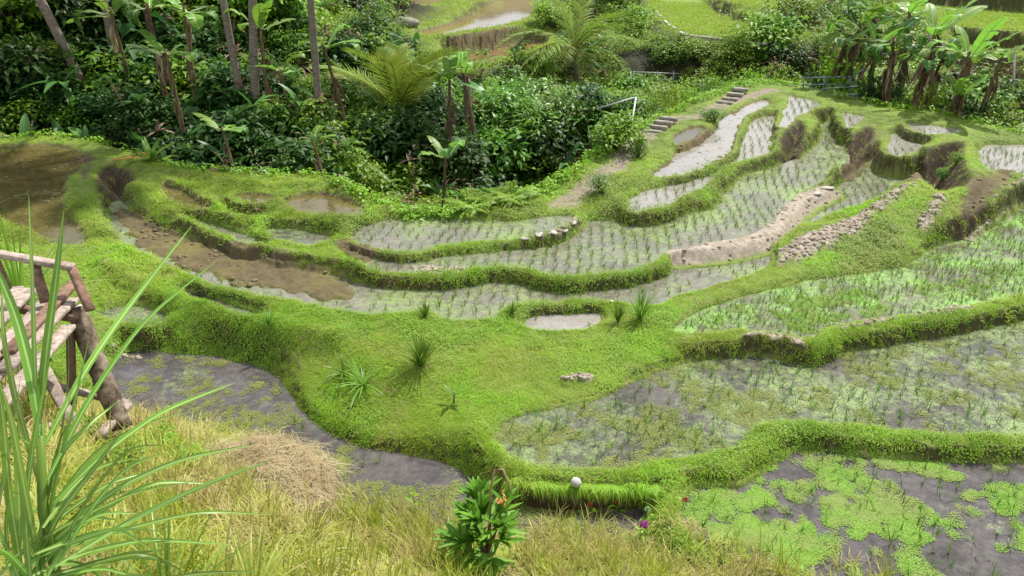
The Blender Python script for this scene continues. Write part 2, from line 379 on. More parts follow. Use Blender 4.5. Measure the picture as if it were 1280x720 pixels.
leaf_mat('grass_blade', (.19,.36,.018), (.38,.57,.045), (.33,.42,.05), trans=.45, rough=.5, spec=.25, big=.7)
leaf_mat('herb_leaf', (.14,.29,.018), (.30,.47,.035), (.25,.37,.03), trans=.4, spec=.3, big=.9)
leaf_mat('dark_grass', (.09,.20,.018), (.20,.36,.05), trans=.4)
leaf_mat('brown_straw', (.20,.15,.08), (.44,.36,.23), (.26,.19,.11), trans=.15, rough=.85, spec=.1, big=3)
leaf_mat('tall_grass', (.27,.38,.025), (.52,.56,.09), (.55,.46,.2), trans=.45, big=1.5)
leaf_mat('straw', (.36,.26,.13), (.58,.46,.27), trans=.2, rough=.8, spec=.1)
leaf_mat('reed_leaf', (.14,.28,.03), (.26,.42,.07), trans=.4, rough=.35, spec=.4)
leaf_mat('rice', (.08,.20,.02), (.21,.35,.04), trans=.35)
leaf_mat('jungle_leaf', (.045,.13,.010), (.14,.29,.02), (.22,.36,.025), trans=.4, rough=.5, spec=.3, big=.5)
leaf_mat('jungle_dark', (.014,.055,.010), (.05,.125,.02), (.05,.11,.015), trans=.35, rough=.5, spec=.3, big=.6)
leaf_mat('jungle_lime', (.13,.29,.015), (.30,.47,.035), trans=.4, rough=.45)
leaf_mat('jungle_blue', (.07,.19,.015), (.18,.35,.03), trans=.3, rough=.4)
leaf_mat('palm_leaf', (.11,.21,.02), (.30,.36,.05), trans=.4, rough=.55, spec=.2)
leaf_mat('banana_leaf', (.035,.11,.02), (.11,.25,.04), trans=.35, rough=.42, spec=.35)
leaf_mat('banana_light', (.14,.30,.03), (.24,.42,.05), trans=.45, rough=.42, spec=.3)
leaf_mat('dead_leaf', (.07,.04,.025), (.24,.16,.10), trans=.15, rough=.85, spec=.1)
leaf_mat('pale_dead', (.16,.10,.06), (.38,.29,.19), trans=.15, rough=.85, spec=.1)
leaf_mat('variegated', (.25,.42,.14), (.62,.72,.45), trans=.35)
leaf_mat('duckweed', (.14,.29,.03), (.32,.48,.07), (.28,.34,.09), big=3, trans=.3, rough=.6, spec=.2)
leaf_mat('pondweed', (.22,.28,.06), (.36,.42,.12), trans=.25, rough=.6, spec=.2)
leaf_mat('shrub_leaf', (.09,.24,.02), (.22,.42,.04), trans=.4, rough=.5, spec=.3)
leaf_mat('pink_petal', (.55,.05,.35), (.75,.25,.6), trans=.3)
leaf_mat('red_petal', (.5,.04,.05), (.65,.12,.10), trans=.3)
leaf_mat('orange_leaf', (.45,.12,.03), (.6,.25,.08), trans=.3)
plain('wood_grey', (.20,.15,.12), (.46,.38,.32), 6, .8, .2, .5, (3,3,3))
plain('wood_brown', (.13,.075,.05), (.27,.17,.12), 6, .85, .2, .5, (3,3,3))
plain('log_bark', (.05,.035,.022), (.30,.24,.17), 9, .9, .15, .9)
plain('palm_bark', (.13,.10,.075), (.26,.22,.18), 6, .9, .15, .8, (1,1,6))
plain('banana_stem', (.07,.045,.025), (.20,.15,.08), 5, .8, .2, .5, (3,3,.6))
plain('stone', (.28,.26,.22), (.50,.47,.41), 9, .8, .3, .5)
plain('white_foam', (.36,.35,.33), (.58,.57,.54), 30, .6, .3, .4)
plain('concrete', (.17,.155,.12), (.30,.275,.23), 5, .9, .2, .4)
plain('metal_teal', (.10,.16,.15), (.18,.25,.23), 20, .4, .5, .1)
plain('metal_white', (.40,.40,.38), (.55,.55,.52), 20, .45, .5, .1)
plain('tan_cloth', (.50,.40,.26), (.66,.56,.40), 10, .8, .2, .3)
plain('clod', (.20,.165,.125), (.40,.345,.275), 6, .95, .1, .6)
plain('mud_clod', (.10,.07,.035), (.20,.15,.085), 6, .7, .3, .6)
plain('twig', (.07,.05,.03), (.16,.12,.08), 10, .9, .1, .4)

def ground_mat():
    m, nt, out = new_mat('ground')
    a = N(nt, 'ShaderNodeAttribute', attribute_name='mask'); sep = N(nt, 'ShaderNodeSeparateColor'); nt.links.new(a.outputs['Color'], sep.inputs[0])
    b = N(nt, 'ShaderNodeAttribute', attribute_name='mask2'); sep2 = N(nt, 'ShaderNodeSeparateColor'); nt.links.new(b.outputs['Color'], sep2.inputs[0])
    n1 = noise(nt, 1.1, 5); n2 = noise(nt, 9, 6, .7); n3 = noise(nt, 40, 4, .7)
    c = mixc(nt, rmap(nt, n1, .35, .65), (.10,.17,.022), (.17,.24,.035))
    c = mixc(nt, rmap(nt, n2, .45, .7), c, (.20,.19,.07))
    c = mixc(nt, sep2.outputs[0], c, mixc(nt, rmap(nt, n2, .35, .65), (.10,.17,.02), (.20,.27,.04)))       # far green paddies
    c = mixc(nt, sep2.outputs[1], c, mixc(nt, rmap(nt, n2, .35, .65), (.012,.014,.006), (.035,.036,.012)))     # jungle floor, near-black colour paints in the ravine's shade
    c = mixc(nt, sep2.outputs[2], c, mixc(nt, rmap(nt, n2, .35, .65), (.17,.14,.10), (.27,.23,.17)))      # path
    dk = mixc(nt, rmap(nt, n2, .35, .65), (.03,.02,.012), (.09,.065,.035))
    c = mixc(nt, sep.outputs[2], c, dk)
    md = mixc(nt, rmap(nt, n2, .3, .7), (.075,.058,.028), (.14,.11,.055))
    md = mixc(nt, rmap(nt, n1, .5, .7), md, (.15,.13,.04))
    c = mixc(nt, sep.outputs[0], c, md)
    c = mixc(nt, sep.outputs[1], c, mixc(nt, rmap(nt, n2, .35, .65), (.22,.18,.135), (.42,.36,.285)))
    hh = math_(nt, 'ADD', n2, math_(nt, 'MULTIPLY', n3, .5))
    princ(nt, out, c, .85, .25, bump(nt, hh, .7, .04)); return m
def water_mat(name, mudc1, mudc2, scum, amt, rip=.02, sx=3.0, dark=.35):
    m, nt, out = new_mat(name)
    v = N(nt, 'ShaderNodeTexCoord').outputs['Object']
    n1 = noise(nt, .9, 5, .6, v); n2 = noise(nt, sx*3, 7, .8, v); n3 = noise(nt, 26, 3, .6, v); n4 = noise(nt, 1.7, 8, .75, v)
    base = mixc(nt, rmap(nt, n2, .38, .62), mudc1, mudc2)
    base = mixc(nt, math_(nt, 'MULTIPLY', rmap(nt, n4, .47, .60), dark), base, tuple(k*.35 for k in mudc1))
    f = math_(nt, 'ADD', math_(nt, 'MULTIPLY', n1, .5), math_(nt, 'MULTIPLY', n2, .5))
    lo = .66-amt*.24
    f = rmap(nt, f, lo, lo+.12, 0, .9)
    nn = noise(nt, 38, 4, .8, v)
    f = math_(nt, 'MULTIPLY', f, rmap(nt, nn, .44, .50))
    c = mixc(nt, f, base, mixc(nt, n3, scum, tuple(min(1, k*1.5) for k in scum)))
    ro = math_(nt, 'MAXIMUM', rmap(nt, f, 0, 1, .05, .6), rmap(nt, n4, .3, .5, .16, .05))
    wv = noise(nt, 6, 5, .6, v)
    p = princ(nt, out, c, ro, .5, bump(nt, wv, rip*1.2, .03)); p.inputs['IOR'].default_value = 1.33
    return m
WM = {
 'grey': water_mat('muddy_water', (.070,.062,.060), (.125,.112,.108), (.17,.22,.07), .46, dark=.5),
 'weedy': water_mat('weedy_water', (.075,.070,.058), (.135,.125,.105), (.17,.25,.06), .84, dark=.6),
 'strip': water_mat('strip_water', (.135,.128,.095), (.205,.195,.155), (.17,.26,.05), .74, dark=.35),
 'pale': water_mat('pale_water', (.225,.205,.175), (.30,.28,.25), (.2,.27,.08), .42, dark=.2),  # mud colour lightened to paint in the upper ponds' sky reflection
 'lime': water_mat('lime_water', (.13,.125,.08), (.18,.17,.125), (.16,.36,.03), .88, sx=1.6, dark=.3),
 'brown': water_mat('brown_water', (.085,.068,.024), (.13,.105,.04), (.14,.15,.04), .45, dark=.4),
 'orange': water_mat('rust_water', (.18,.11,.045), (.24,.155,.065), (.22,.20,.05), .3),
}
GMAT = ground_mat()

# ------------------------------------------------------------------ object helpers
def tag(o, label=None, cat=None, group=None, kind=None):
    if label: o['label'] = label
    if cat: o['category'] = cat
    if group: o['group'] = group
    if kind: o['kind'] = kind
    return o
def raw_mesh(name, V, F, mats, rnd=None, mi=None, smooth=False):
    V = np.asarray(V, np.float32); F = np.asarray(F, np.int32); k = F.shape[1]
    me = bpy.data.meshes.new(name)
    me.vertices.add(len(V)); me.vertices.foreach_set('co', V.ravel())
    me.loops.add(F.size); me.loops.foreach_set('vertex_index', F.ravel())
    me.polygons.add(len(F)); me.polygons.foreach_set('loop_start', np.arange(0, F.size, k, dtype=np.int32))
    try: me.polygons.foreach_set('loop_total', np.full(len(F), k, np.int32))
    except Exception: pass
    if mi is not None: me.polygons.foreach_set('material_index', np.asarray(mi, np.int32))
    if smooth: me.polygons.foreach_set('use_smooth', np.ones(len(F), bool))
    for m in (mats if isinstance(mats, (list, tuple)) else [mats]): me.materials.append(m)
    if rnd is not None:
        at = me.attributes.new('rnd', 'FLOAT', 'POINT'); at.data.foreach_set('value', np.asarray(rnd, np.float32))
    me.update(calc_edges=True); return me
def link(name, me, parent=None, loc=None):
    o = bpy.data.objects.new(name, me); COL.objects.link(o)
    if parent is not None: o.parent = parent
    if loc is not None: o.location = tuple(loc)
    return o
def empty(name, loc, rz=0, label=None, cat=None, group=None):
    o = bpy.data.objects.new(name, None); COL.objects.link(o); o.location = tuple(float(v) for v in loc); o.rotation_euler = (0, 0, rz)
    o.empty_display_size = .1
    return tag(o, label, cat, group)
def copy_tree(o, parent=None):
    c = o.copy(); COL.objects.link(c); c.parent = parent
    for ch in list(o.children): copy_tree(ch, c)
    return c
class MB:
    def __init__(s): s.V = []; s.F = []; s.R = []; s.M = []; s.n = 0
    def add(s, V, F, rnd=None, mi=0):
        V = np.asarray(V, float); F = np.asarray(F, int)
        if F.shape[1] == 4: F = np.concatenate([F[:, [0, 1, 2]], F[:, [0, 2, 3]]])
        s.V.append(V); s.F.append(F+s.n); s.n += len(V)
        s.R.append(np.full(len(V), random.random()) if rnd is None else np.broadcast_to(rnd, (len(V),)))
        s.M.append(np.full(len(F), mi)); return s
    def arrays(s): return np.concatenate(s.V), np.concatenate(s.F), np.concatenate(s.R), np.concatenate(s.M)
    def mesh(s, name, mats, smooth=False):
        V, F, R, M = s.arrays(); return raw_mesh(name, V, F, mats, R, M, smooth)
def tube(path, rad, n=8, cap=True):
    P = np.array(path, float); m = len(P); rad = np.broadcast_to(rad, (m,))
    T = np.gradient(P, axis=0); T /= np.linalg.norm(T, axis=1)[:, None]+1e-9
    V = []
    up = np.array([0, 0, 1.]) if abs(T[0][2]) < .9 else np.array([1., 0, 0])
    for i in range(m):
        s = np.cross(T[i], up); s /= np.linalg.norm(s)+1e-9; u = np.cross(s, T[i])
        a = np.linspace(0, 2*PI, n, endpoint=False)
        V.append(P[i]+rad[i]*(np.cos(a)[:, None]*s+np.sin(a)[:, None]*u))
    V = np.concatenate(V); F = []
    for i in range(m-1):
        for j in range(n): F.append([i*n+j, i*n+(j+1) % n, (i+1)*n+(j+1) % n, (i+1)*n+j])
    if cap:
        V = np.concatenate([V, P[:1], P[-1:]]); c0, c1 = len(V)-2, len(V)-1
        for j in range(n): F.append([c0, (j+1) % n, j, j]); F.append([c1, (m-1)*n+j, (m-1)*n+(j+1) % n, (m-1)*n+(j+1) % n])
    F = np.array(F); tri = np.concatenate([F[:, [0, 1, 2]], F[:, [0, 2, 3]]])
    tri = tri[(tri[:, 0] != tri[:, 1]) & (tri[:, 1] != tri[:, 2]) & (tri[:, 0] != tri[:, 2])]
    return V, tri
def beam(a, b, w, h, roll=0):
    """a sawn board from a to b with width w and thickness h, edges slightly uneven"""
    a = np.array(a, float); b = np.array(b, float); t = b-a; L = np.linalg.norm(t); t /= L
    up = np.array([0, 0, 1.]); s = np.cross(t, up)
    if np.linalg.norm(s) < .05: s = np.cross(t, [0, 1., 0])
    s /= np.linalg.norm(s); u = np.cross(s, t)
    s, u = s*math.cos(roll)+u*math.sin(roll), -s*math.sin(roll)+u*math.cos(roll)
    n = 5; c = min(w, h)*.15; sec = [(-w/2+c, -h/2), (w/2-c, -h/2), (w/2, -h/2+c), (w/2, h/2-c), (w/2-c, h/2), (-w/2+c, h/2), (-w/2, h/2-c), (-w/2, -h/2+c)]
    V = []
    for i in range(n):
        q = a+t*L*i/(n-1); k = 1+random.uniform(-.07, .07); dx = random.uniform(-.03, .03)*w
        for x, y in sec: V.append(q+s*(x*k+dx)+u*y)
    F = []
    for i in range(n-1):
        for j in range(8): F.append([i*8+j, i*8+(j+1) % 8, (i+1)*8+(j+1) % 8, (i+1)*8+j])
    V = np.array(V); F = np.array(F); tri = np.concatenate([F[:, [0, 1, 2]], F[:, [0, 2, 3]]])
    caps = [[0, j+1, j] for j in range(1, 7)]+[[(n-1)*8, (n-1)*8+j, (n-1)*8+j+1] for j in range(1, 7)]
    return V, np.concatenate([tri, np.array(caps)])
def blade(base, dirv, L, w, bend=.5, seg=3, fold=0):
    """a grass blade: strip from base, leaving along dirv, drooping by bend"""
    base = np.array(base, float); d = np.array(dirv, float); d /= np.linalg.norm(d)
    hd = np.array([d[0], d[1], 0]); hn = np.linalg.norm(hd); hd = hd/hn if hn > 1e-3 else np.array([1., 0, 0])
    s = np.array([-hd[1], hd[0], 0]); V = []
    for i in range(seg):
        t = i/seg; p = base+d*L*t+(hd*.25-np.array([0, 0, 1.]))*L*bend*t*t
        ww = w*(1-t**2)*(.6+.4*min(1, t*4))/2
        V += [p-s*ww, p+s*ww]
    p = base+d*L+(hd*.25-np.array([0, 0, 1.]))*L*bend; V.append(p)
    F = []
    for i in range(seg-1): a = 2*i; F += [[a, a+1, a+3], [a, a+3, a+2]]
    F.append([2*seg-2, 2*seg-1, 2*seg]); return np.array(V), np.array(F)
def leaf(base, d, nrm, L, w, fold=.15, droop=.2):
    base = np.array(base, float); d = np.array(d, float); d /= np.linalg.norm(d)
    nrm = np.array(nrm, float); s = np.cross(d, nrm); s /= np.linalg.norm(s)+1e-9; u = np.cross(s, d)
    V = [base, base+d*L*.45-s*w/2+u*w*fold, base+d*L*.45+s*w/2+u*w*fold, base+d*L*.45, base+d*L-u*L*droop]
    return np.array(V), np.array([[0, 3, 1], [0, 2, 3], [3, 4, 1], [3, 2, 4]])
def scatter(name, variants, pos, mat, scale, tilt=None, label=None, yaw=None, kindv=None):
    """one object made of many copies of small tufts. variants: list of (V,F,R)"""
    K = len(pos); 
    if K == 0: return None
    which = RNG.integers(0, len(variants), K) if kindv is None else kindv
    yaw = RNG.uniform(0, 2*PI, K) if yaw is None else yaw
    rn = RNG.random(K); Vs = []; Fs = []; Rs = []; n = 0
    for v, (V, F, R) in enumerate(variants):
        idx = np.where(which == v)[0]
        if len(idx) == 0: continue
        c, s = np.cos(yaw[idx]), np.sin(yaw[idx]); sc = scale[idx]
        X = (V[None, :, 0]*c[:, None]-V[None, :, 1]*s[:, None])*sc[:, None]
        Y = (V[None, :, 0]*s[:, None]+V[None, :, 1]*c[:, None])*sc[:, None]
        Zz = np.broadcast_to(V[None, :, 2], X.shape)*sc[:, None]
        if tilt is not None:   # shear along the ground's slope so tufts sit on banks
            Zz = Zz+X*tilt[idx, 0][:, None]*.8+Y*tilt[idx, 1][:, None]*.8
            X = X-Zz*0+np.broadcast_to(V[None, :, 2], X.shape)*sc[:, None]*(-tilt[idx, 0][:, None]*.5)
            Y = Y+np.broadcast_to(V[None, :, 2], X.shape)*sc[:, None]*(-tilt[idx, 1][:, None]*.5)
        P = np.stack([X+pos[idx, 0][:, None], Y+pos[idx, 1][:, None], Zz+pos[idx, 2][:, None]], -1).reshape(-1, 3)
        nv = len(V); FF = (F[None]+(np.arange(len(idx))*nv)[:, None, None]).reshape(-1, 3)+n
        Vs.append(P); Fs.append(FF); n += len(P)
        Rs.append((.5*R[None]+.5*rn[idx][:, None]).reshape(-1))
    me = raw_mesh(name, np.concatenate(Vs), np.concatenate(Fs), mat, np.concatenate(Rs))
    o = link(name, me); return tag(o, label, None, None, 'stuff')
def slope_at(x, y):
    e = .12; gx = (samp(GZ, x+e, y)-samp(GZ, x-e, y))/(2*e); gy = (samp(GZ, x, y+e)-samp(GZ, x, y-e))/(2*e)
    g = np.stack([gx, gy], 1); return np.clip(g, -1.2, 1.2)
def cand(n, d0, d1, px0=-40, px1=1320, power=0.):
    """random ground points; power>0 puts more of them near the viewer"""
    a = RNG.uniform(-math.radians(46), math.radians(46), n); u = RNG.random(n)
    if power == 0: d = np.sqrt(d0*d0+u*(d1*d1-d0*d0))
    else:
        k = 2-power; d = (d0**k+u*(d1**k-d0**k))**(1/k)
    x, y = np.sin(a)*d, np.cos(a)*d; z = samp(GZ, x, y)
    # keep only what the picture or a step beside it could show
    rel = z+.3-CZ; dep = y*cth-rel*sth; up = y*sth+rel*cth
    px = 640+FPX*x/np.maximum(dep, .1); py = 360-FPX*up/np.maximum(dep, .1)
    k = (dep > .3) & (px > px0-80) & (px < px1+80) & (py < 860) & (py > -120)
    return x[k], y[k], z[k], px[k], py[k]

# ------------------------------------------------------------------ terrain mesh
nA, nD = GX.shape
V = np.stack([GX, GY, GZ], -1).reshape(-1, 3)
ii, jj = np.meshgrid(np.arange(nA-1), np.arange(nD-1), indexing='ij')
q = (ii*nD+jj).ravel(); F = np.stack([q, q+nD, q+nD+1, q+1], 1)[:, ::-1]
me = raw_mesh('ground', V, F, GMAT, smooth=True)
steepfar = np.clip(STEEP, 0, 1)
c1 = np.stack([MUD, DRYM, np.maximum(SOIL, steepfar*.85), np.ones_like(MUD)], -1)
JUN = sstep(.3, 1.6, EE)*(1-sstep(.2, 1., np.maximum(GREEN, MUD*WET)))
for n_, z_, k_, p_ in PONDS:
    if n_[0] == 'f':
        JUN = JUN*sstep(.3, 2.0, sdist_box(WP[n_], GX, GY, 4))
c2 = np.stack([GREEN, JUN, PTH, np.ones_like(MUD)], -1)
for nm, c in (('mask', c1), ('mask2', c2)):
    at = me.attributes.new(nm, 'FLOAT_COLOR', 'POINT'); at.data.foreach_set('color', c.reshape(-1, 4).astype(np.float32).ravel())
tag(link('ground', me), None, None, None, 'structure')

# ------------------------------------------------------------------ water sheets
WKIND = {'p1': 'grey', 'p2': 'weedy', 'p3': 'lime', 'p4': 'strip', 'p6': 'pale', 'p7': 'strip', 'p21': 'strip', 'p8': 'pale', 'p10': 'pale', 'p11': 'brown', 'p13': 'pale', 'p14': 'pale', 'p15': 'pale',
 'p16': 'pale', 'p17': 'pale', 'p22': 'brown', 'p31': 'strip', 'p32': 'brown', 'p24': 'weedy', 'p25': 'grey', 'p23': 'brown', 'p27': 'brown', 'p28': 'grey', 'p29': 'weedy', 'p30': 'weedy', 'f1': 'orange', 'f2': 'orange', 'f3': 'orange'}
for n, z, k, p in PONDS:
    if n not in WKIND: continue
    P = WP[n]; E = np.roll(P, -1, 0)-np.roll(P, 1, 0)
    area = .5*np.sum(P[:, 0]*np.roll(P[:, 1], -1)-np.roll(P[:, 0], -1)*P[:, 1])
    Nn = np.stack([E[:, 1], -E[:, 0]], 1)*(1 if area > 0 else -1); Nn /= np.linalg.norm(Nn, axis=1)[:, None]+1e-9
    Q = P+Nn*.09
    tris = tessellate_polygon([[Vector((a, b, 0)) for a, b in Q]])
    VV = np.column_stack([Q, np.full(len(Q), z)])
    TT = np.array(tris); e1 = VV[TT[:, 1]]-VV[TT[:, 0]]; e2 = VV[TT[:, 2]]-VV[TT[:, 0]]
    fl = np.cross(e1, e2)[:, 2] < 0; TT[fl] = TT[fl][:, ::-1]
    tag(link('paddy_water', raw_mesh('paddy_water', VV, TT, WM[WKIND[n]])), None, None, None, 'structure')

exec_parts = True
# ------------------------------------------------------------------ tuft variants
def tuft(n, r, h0, h1, w, bend=.5, lean=.5, seg=2):
    m = MB()
    for i in range(n):
        a = random.uniform(0, 2*PI); rr = r*math.sqrt(random.random()); b = random.uniform(0, 2*PI)
        m.add(*blade((math.cos(a)*rr, math.sin(a)*rr, -.01), (math.cos(b)*lean, math.sin(b)*lean, 1), random.uniform(h0, h1), w, bend*random.uniform(.5, 1.5), seg))
    V, F, R, M = m.arrays(); return V, F, R
def herb(n, r, h, L):
    m = MB()
    for i in range(n):
        a = random.uniform(0, 2*PI); rr = r*math.sqrt(random.random()); b = random.uniform(0, 2*PI); el = random.uniform(-.1, .7)
        d = (math.cos(b)*math.cos(el), math.sin(b)*math.cos(el), math.sin(el)); z = random.uniform(0, h)*(1-(rr/r)**2*.6)
        m.add(*leaf((math.cos(a)*rr, math.sin(a)*rr, z), d, (0, 0, 1), L*random.uniform(.7, 1.3), L*.55))
    V, F, R, M = m.arrays(); return V, F, R
lawn = [tuft(18, .09, .035, .10, .007, .7, .8) for _ in range(5)]
lush = [tuft(14, .08, .07, .16, .008, .8) for _ in range(3)]
deadt = [tuft(9, .1, .04, .12, .006, .8, 1.3) for _ in range(3)]
herbs = [herb(26, .11, .07, .024) for _ in range(4)]

# bund and meadow grass
def near_grass(n, d0, d1, power, sc, nm):
    x, y, z, px, py = cand(n, d0, d1, power=power)
    wet, mud, dry, soil, stp, pth, e, fg, br = [samp(Fm, x, y) for Fm in (WET, MUD, DRYM, SOIL, STEEP, PTH, EE, FGD, GREEN)]
    g = (1-sstep(.15, .6, wet))*(1-sstep(.2, .6, mud))*(1-sstep(.2, .6, dry))*(1-.75*soil)*(1-.95*(sdist_box(UNDER, x, y, 1) < -.12))*(1-.35*stp)*(1-sstep(.3, .7, pth)*.9)
    g *= (e < 1.0)*(fg < .35)
    patch = .75+.25*sstep(.3, .5, fbm(x*1.5, y*1.5, 3, 71))
    k = RNG.random(len(x)) < g*patch
    x, y, z = x[k], y[k], z[k]; hh = fbm(x*.9, y*.9, 3, 55); til = slope_at(x, y)
    P = np.stack([x, y, z], 1); hb = hh+.1*RNG.standard_normal(len(x)) > .60
    lu = (~hb) & (fbm(x*1.7, y*1.7, 2, 58) > .58)
    s = sc*RNG.uniform(.6, 1.35, len(x))*np.where(np.hypot(x, y) > 18, .7, 1)
    dd = RNG.random(len(x)) < .05+.16*(fbm(x*1.1, y*1.1, 3, 64) > .58); scatter('dry_grass', deadt, P[dd], LEAF['straw'], s[dd], til[dd], 'dry blades among the green bund grass')
    hb &= ~dd; lu &= ~dd; lw = (~hb) & (~lu) & (~dd)
    scatter('bund_grass', lawn, P[lw], LEAF['grass_blade'], s[lw], til[lw], 'short bright green grass covering the bunds and the open middle')
    scatter('lush_grass', lush, P[lu], LEAF['grass_blade'], s[lu], til[lu], 'longer bright green grass in patches on the bunds')
    scatter('creeping_herb', herbs, P[hb], LEAF['herb_leaf'], s[hb], til[hb], 'small leaved creeping herbs carpeting the bunds')
near_grass(110000, 5, 13, 1.0, .85, 'near')
near_grass(150000, 13, 36, .9, 1.3, 'mid')

# grass hanging over the dark undercut
tt = RNG.random(300); X = np.interp(tt, [0, .35, .7, 1], [636, 700, 770, 822]); Y = np.interp(tt, [0, .35, .7, 1], [604, 606, 611, 622])+RNG.uniform(-2, 3, 300)+fbm(X/25, X*0+3, 2, 5)*5
HG = np.array([hit(a, b, 5) for a, b in zip(X, Y)]); HG[:, 2] = np.maximum(HG[:, 2], -.02)+.0
hang = []
for _ in range(5):
    m = MB()
    for i in range(12):
        m.add(*blade((random.uniform(-.08, .08), random.uniform(-.05, .05), -.01), (random.uniform(-.5, .5), -1, random.uniform(.0, .9)), random.uniform(.05, .17), .007, 1.1, 4))
    V, F, R_, M = m.arrays(); hang.append((V, F, R_))
scatter('hanging_grass', hang, HG, LEAF['grass_blade'], RNG.uniform(.4, 1.0, 300), None, 'grass blades hanging over the dark undercut bank', yaw=RNG.normal(0, .6, 300))
# the viewer's own grassy bank
SH = hit(607, 712)
x, y, z, px, py = cand(16000, 1.6, 10, power=1.0)
fg = samp(FGD, x, y); k = fg > .02
x, y, z, px, fg = x[k], y[k], z[k], px[k], fg[k]
P = np.stack([x, y, z], 1)
tallv = [tuft(9, .10, .22, .55, .013, .5, .45, 4) for _ in range(5)]
shortv = [tuft(14, .12, .08, .25, .010, .7, .8, 3) for _ in range(4)]
strawv = [tuft(12, .14, .12, .34, .007, .9, 1.6, 3) for _ in range(4)]
r = RNG.random(len(x)); dens = fbm(x*1.2, y*1.2, 3, 91)
kt = (r < .30) & (dens > .38) & (np.hypot(x, y) > 2.6); ks = (r > .30) & (r < .68); kd = r > .68
kd &= dens < .62
til = slope_at(x, y)*.5
scatter('tall_bank_grass', tallv, P[kt], LEAF['tall_grass'], RNG.uniform(.6, 1.1, kt.sum()), til[kt], 'tall yellow-green grass on the near bank')
xt, yt, zt, _, _ = cand(9000, 2.4, 8.2, power=1.0)
fgt = samp(FGD, xt, yt); kk = (fgt > .15) & (fbm(xt*1.6, yt*1.6, 3, 93) > .44); kk &= RNG.random(len(xt)) < .5
kk &= ~((np.hypot(xt-SH[0], yt-SH[1]) < .35))
scatter('long_bank_grass', [tuft(8, .08, .35, .75, .014, .35, .3, 4) for _ in range(5)], np.stack([xt, yt, zt], 1)[kk], LEAF['tall_grass'], RNG.uniform(.55, 1.05, kk.sum()), None, 'long upright yellow-green blades along the near bank')
scatter('short_bank_grass', shortv, P[ks], LEAF['tall_grass'], RNG.uniform(.7, 1.2, ks.sum()), til[ks], 'short green grass at the foot of the tall blades')
scatter('dry_straw', strawv, P[kd], LEAF['straw'], RNG.uniform(.7, 1.2, kd.sum()), til[kd], 'dry straw lying among the near grass')

# green far paddies and far bund grass
farv = [tuft(16, .3, .12, .3, .03, .4) for _ in range(4)]
x, y, z, px, py = cand(26000, 28, 62, power=.5)
ok = np.zeros(len(x), bool)
for n_, z_, k_, p_ in PONDS:
    if n_[0] == 'f':
        sd = sdist_box(WP[n_], x, y, 3)
        ok |= (sd < 1.3) & ((sd > .12) | (k_ == 'g'))
ok &= samp(STEEP, x, y) < .5
P = np.stack([x, y, z], 1)[ok]
scatter('far_paddy_grass', farv, P, LEAF['grass_blade'], RNG.uniform(.7, 1.3, len(P)), slope_at(x[ok], y[ok])*.5, 'green rice and grass on the far hillside terraces')

# dry clods
def clod_var(n=1):
    out = []
    for _ in range(5):
        import bmesh
        bm = bmesh.new(); bmesh.ops.create_icosphere(bm, subdivisions=2, radius=1)
        V = np.array([v.co[:] for v in bm.verts]); F = np.array([[v.index for v in f.verts] for f in bm.faces]); bm.free()
        o = RNG.uniform(0, 50, 3); nn = fbm(V[:, 0]*1.6+o[0]+V[:, 2], V[:, 1]*1.6+o[1]-V[:, 2], 2, 3)
        V = V*(.55+.9*nn)[:, None]*np.array([1, .8, .6]); out.append((V, F, np.full(len(V), random.random())))
    return out
clods = clod_var()
x, y, z, px, py = cand(260000, 6, 30, power=.6)
dr = samp(DRYM, x, y); k = (dr > .5) & (samp(SLOPE, x, y) < 1.6) & ((pdist(SNKL, x, y, 1) > .3) | (RNG.random(len(x)) < .10)) & (RNG.random(len(x)) < .55)
P = np.stack([x, y, z], 1)[k]
scatter('dry_clods', clods, P, LEAF['clod'], RNG.uniform(.008, .03, len(P))*(1+.05*np.hypot(P[:, 0], P[:, 1])), None, 'pale dry earth clods heaped on the bunds')
md = samp(MUD, x, y); e = samp(EE, x, y); k = (md > .6) & (RNG.random(len(x)) < .05) & (e < 0) & (fbm(x*2, y*2, 2, 5) > .5)
P = np.stack([x, y, z], 1)[k]
scatter('mud_lumps', clods, P, LEAF['mud_clod'], RNG.uniform(.02, .06, len(P)), None, 'brown wet lumps of mud in the drained channels')

# ------------------------------------------------------------------ rice seedlings
def seedling(n, h):
    m = MB()
    for i in range(n):
        b = random.uniform(0, 2*PI)
        m.add(*blade((random.uniform(-.012, .012), random.uniform(-.012, .012), -.02), (math.cos(b)*.4, math.sin(b)*.4, 1), h*random.uniform(.6, 1.2), .0085, .3, 3))
    V, F, R, M = m.arrays(); return V, F, R
seeds = [seedling(random.randint(4, 9), random.uniform(.16, .25)) for _ in range(9)]
RICE = {'p1': (.30, -62, .8), 'p2': (.25, -62, .9), 'p3': (.21, -55, .95), 'p4': (.19, -80, .92), 'p7': (.19, -80, .92), 'p21': (.19, -85, .9), 'p8': (.2, -80, .9), 'p13': (.22, -80, .9),
 'p14': (.22, -80, .9), 'p15': (.22, -80, .9), 'p16': (.22, -80, .9), 'p17': (.22, -60, .6), 'p28': (.45, -50, .25), 'p6': (.3, -80, .4)}
pts = []
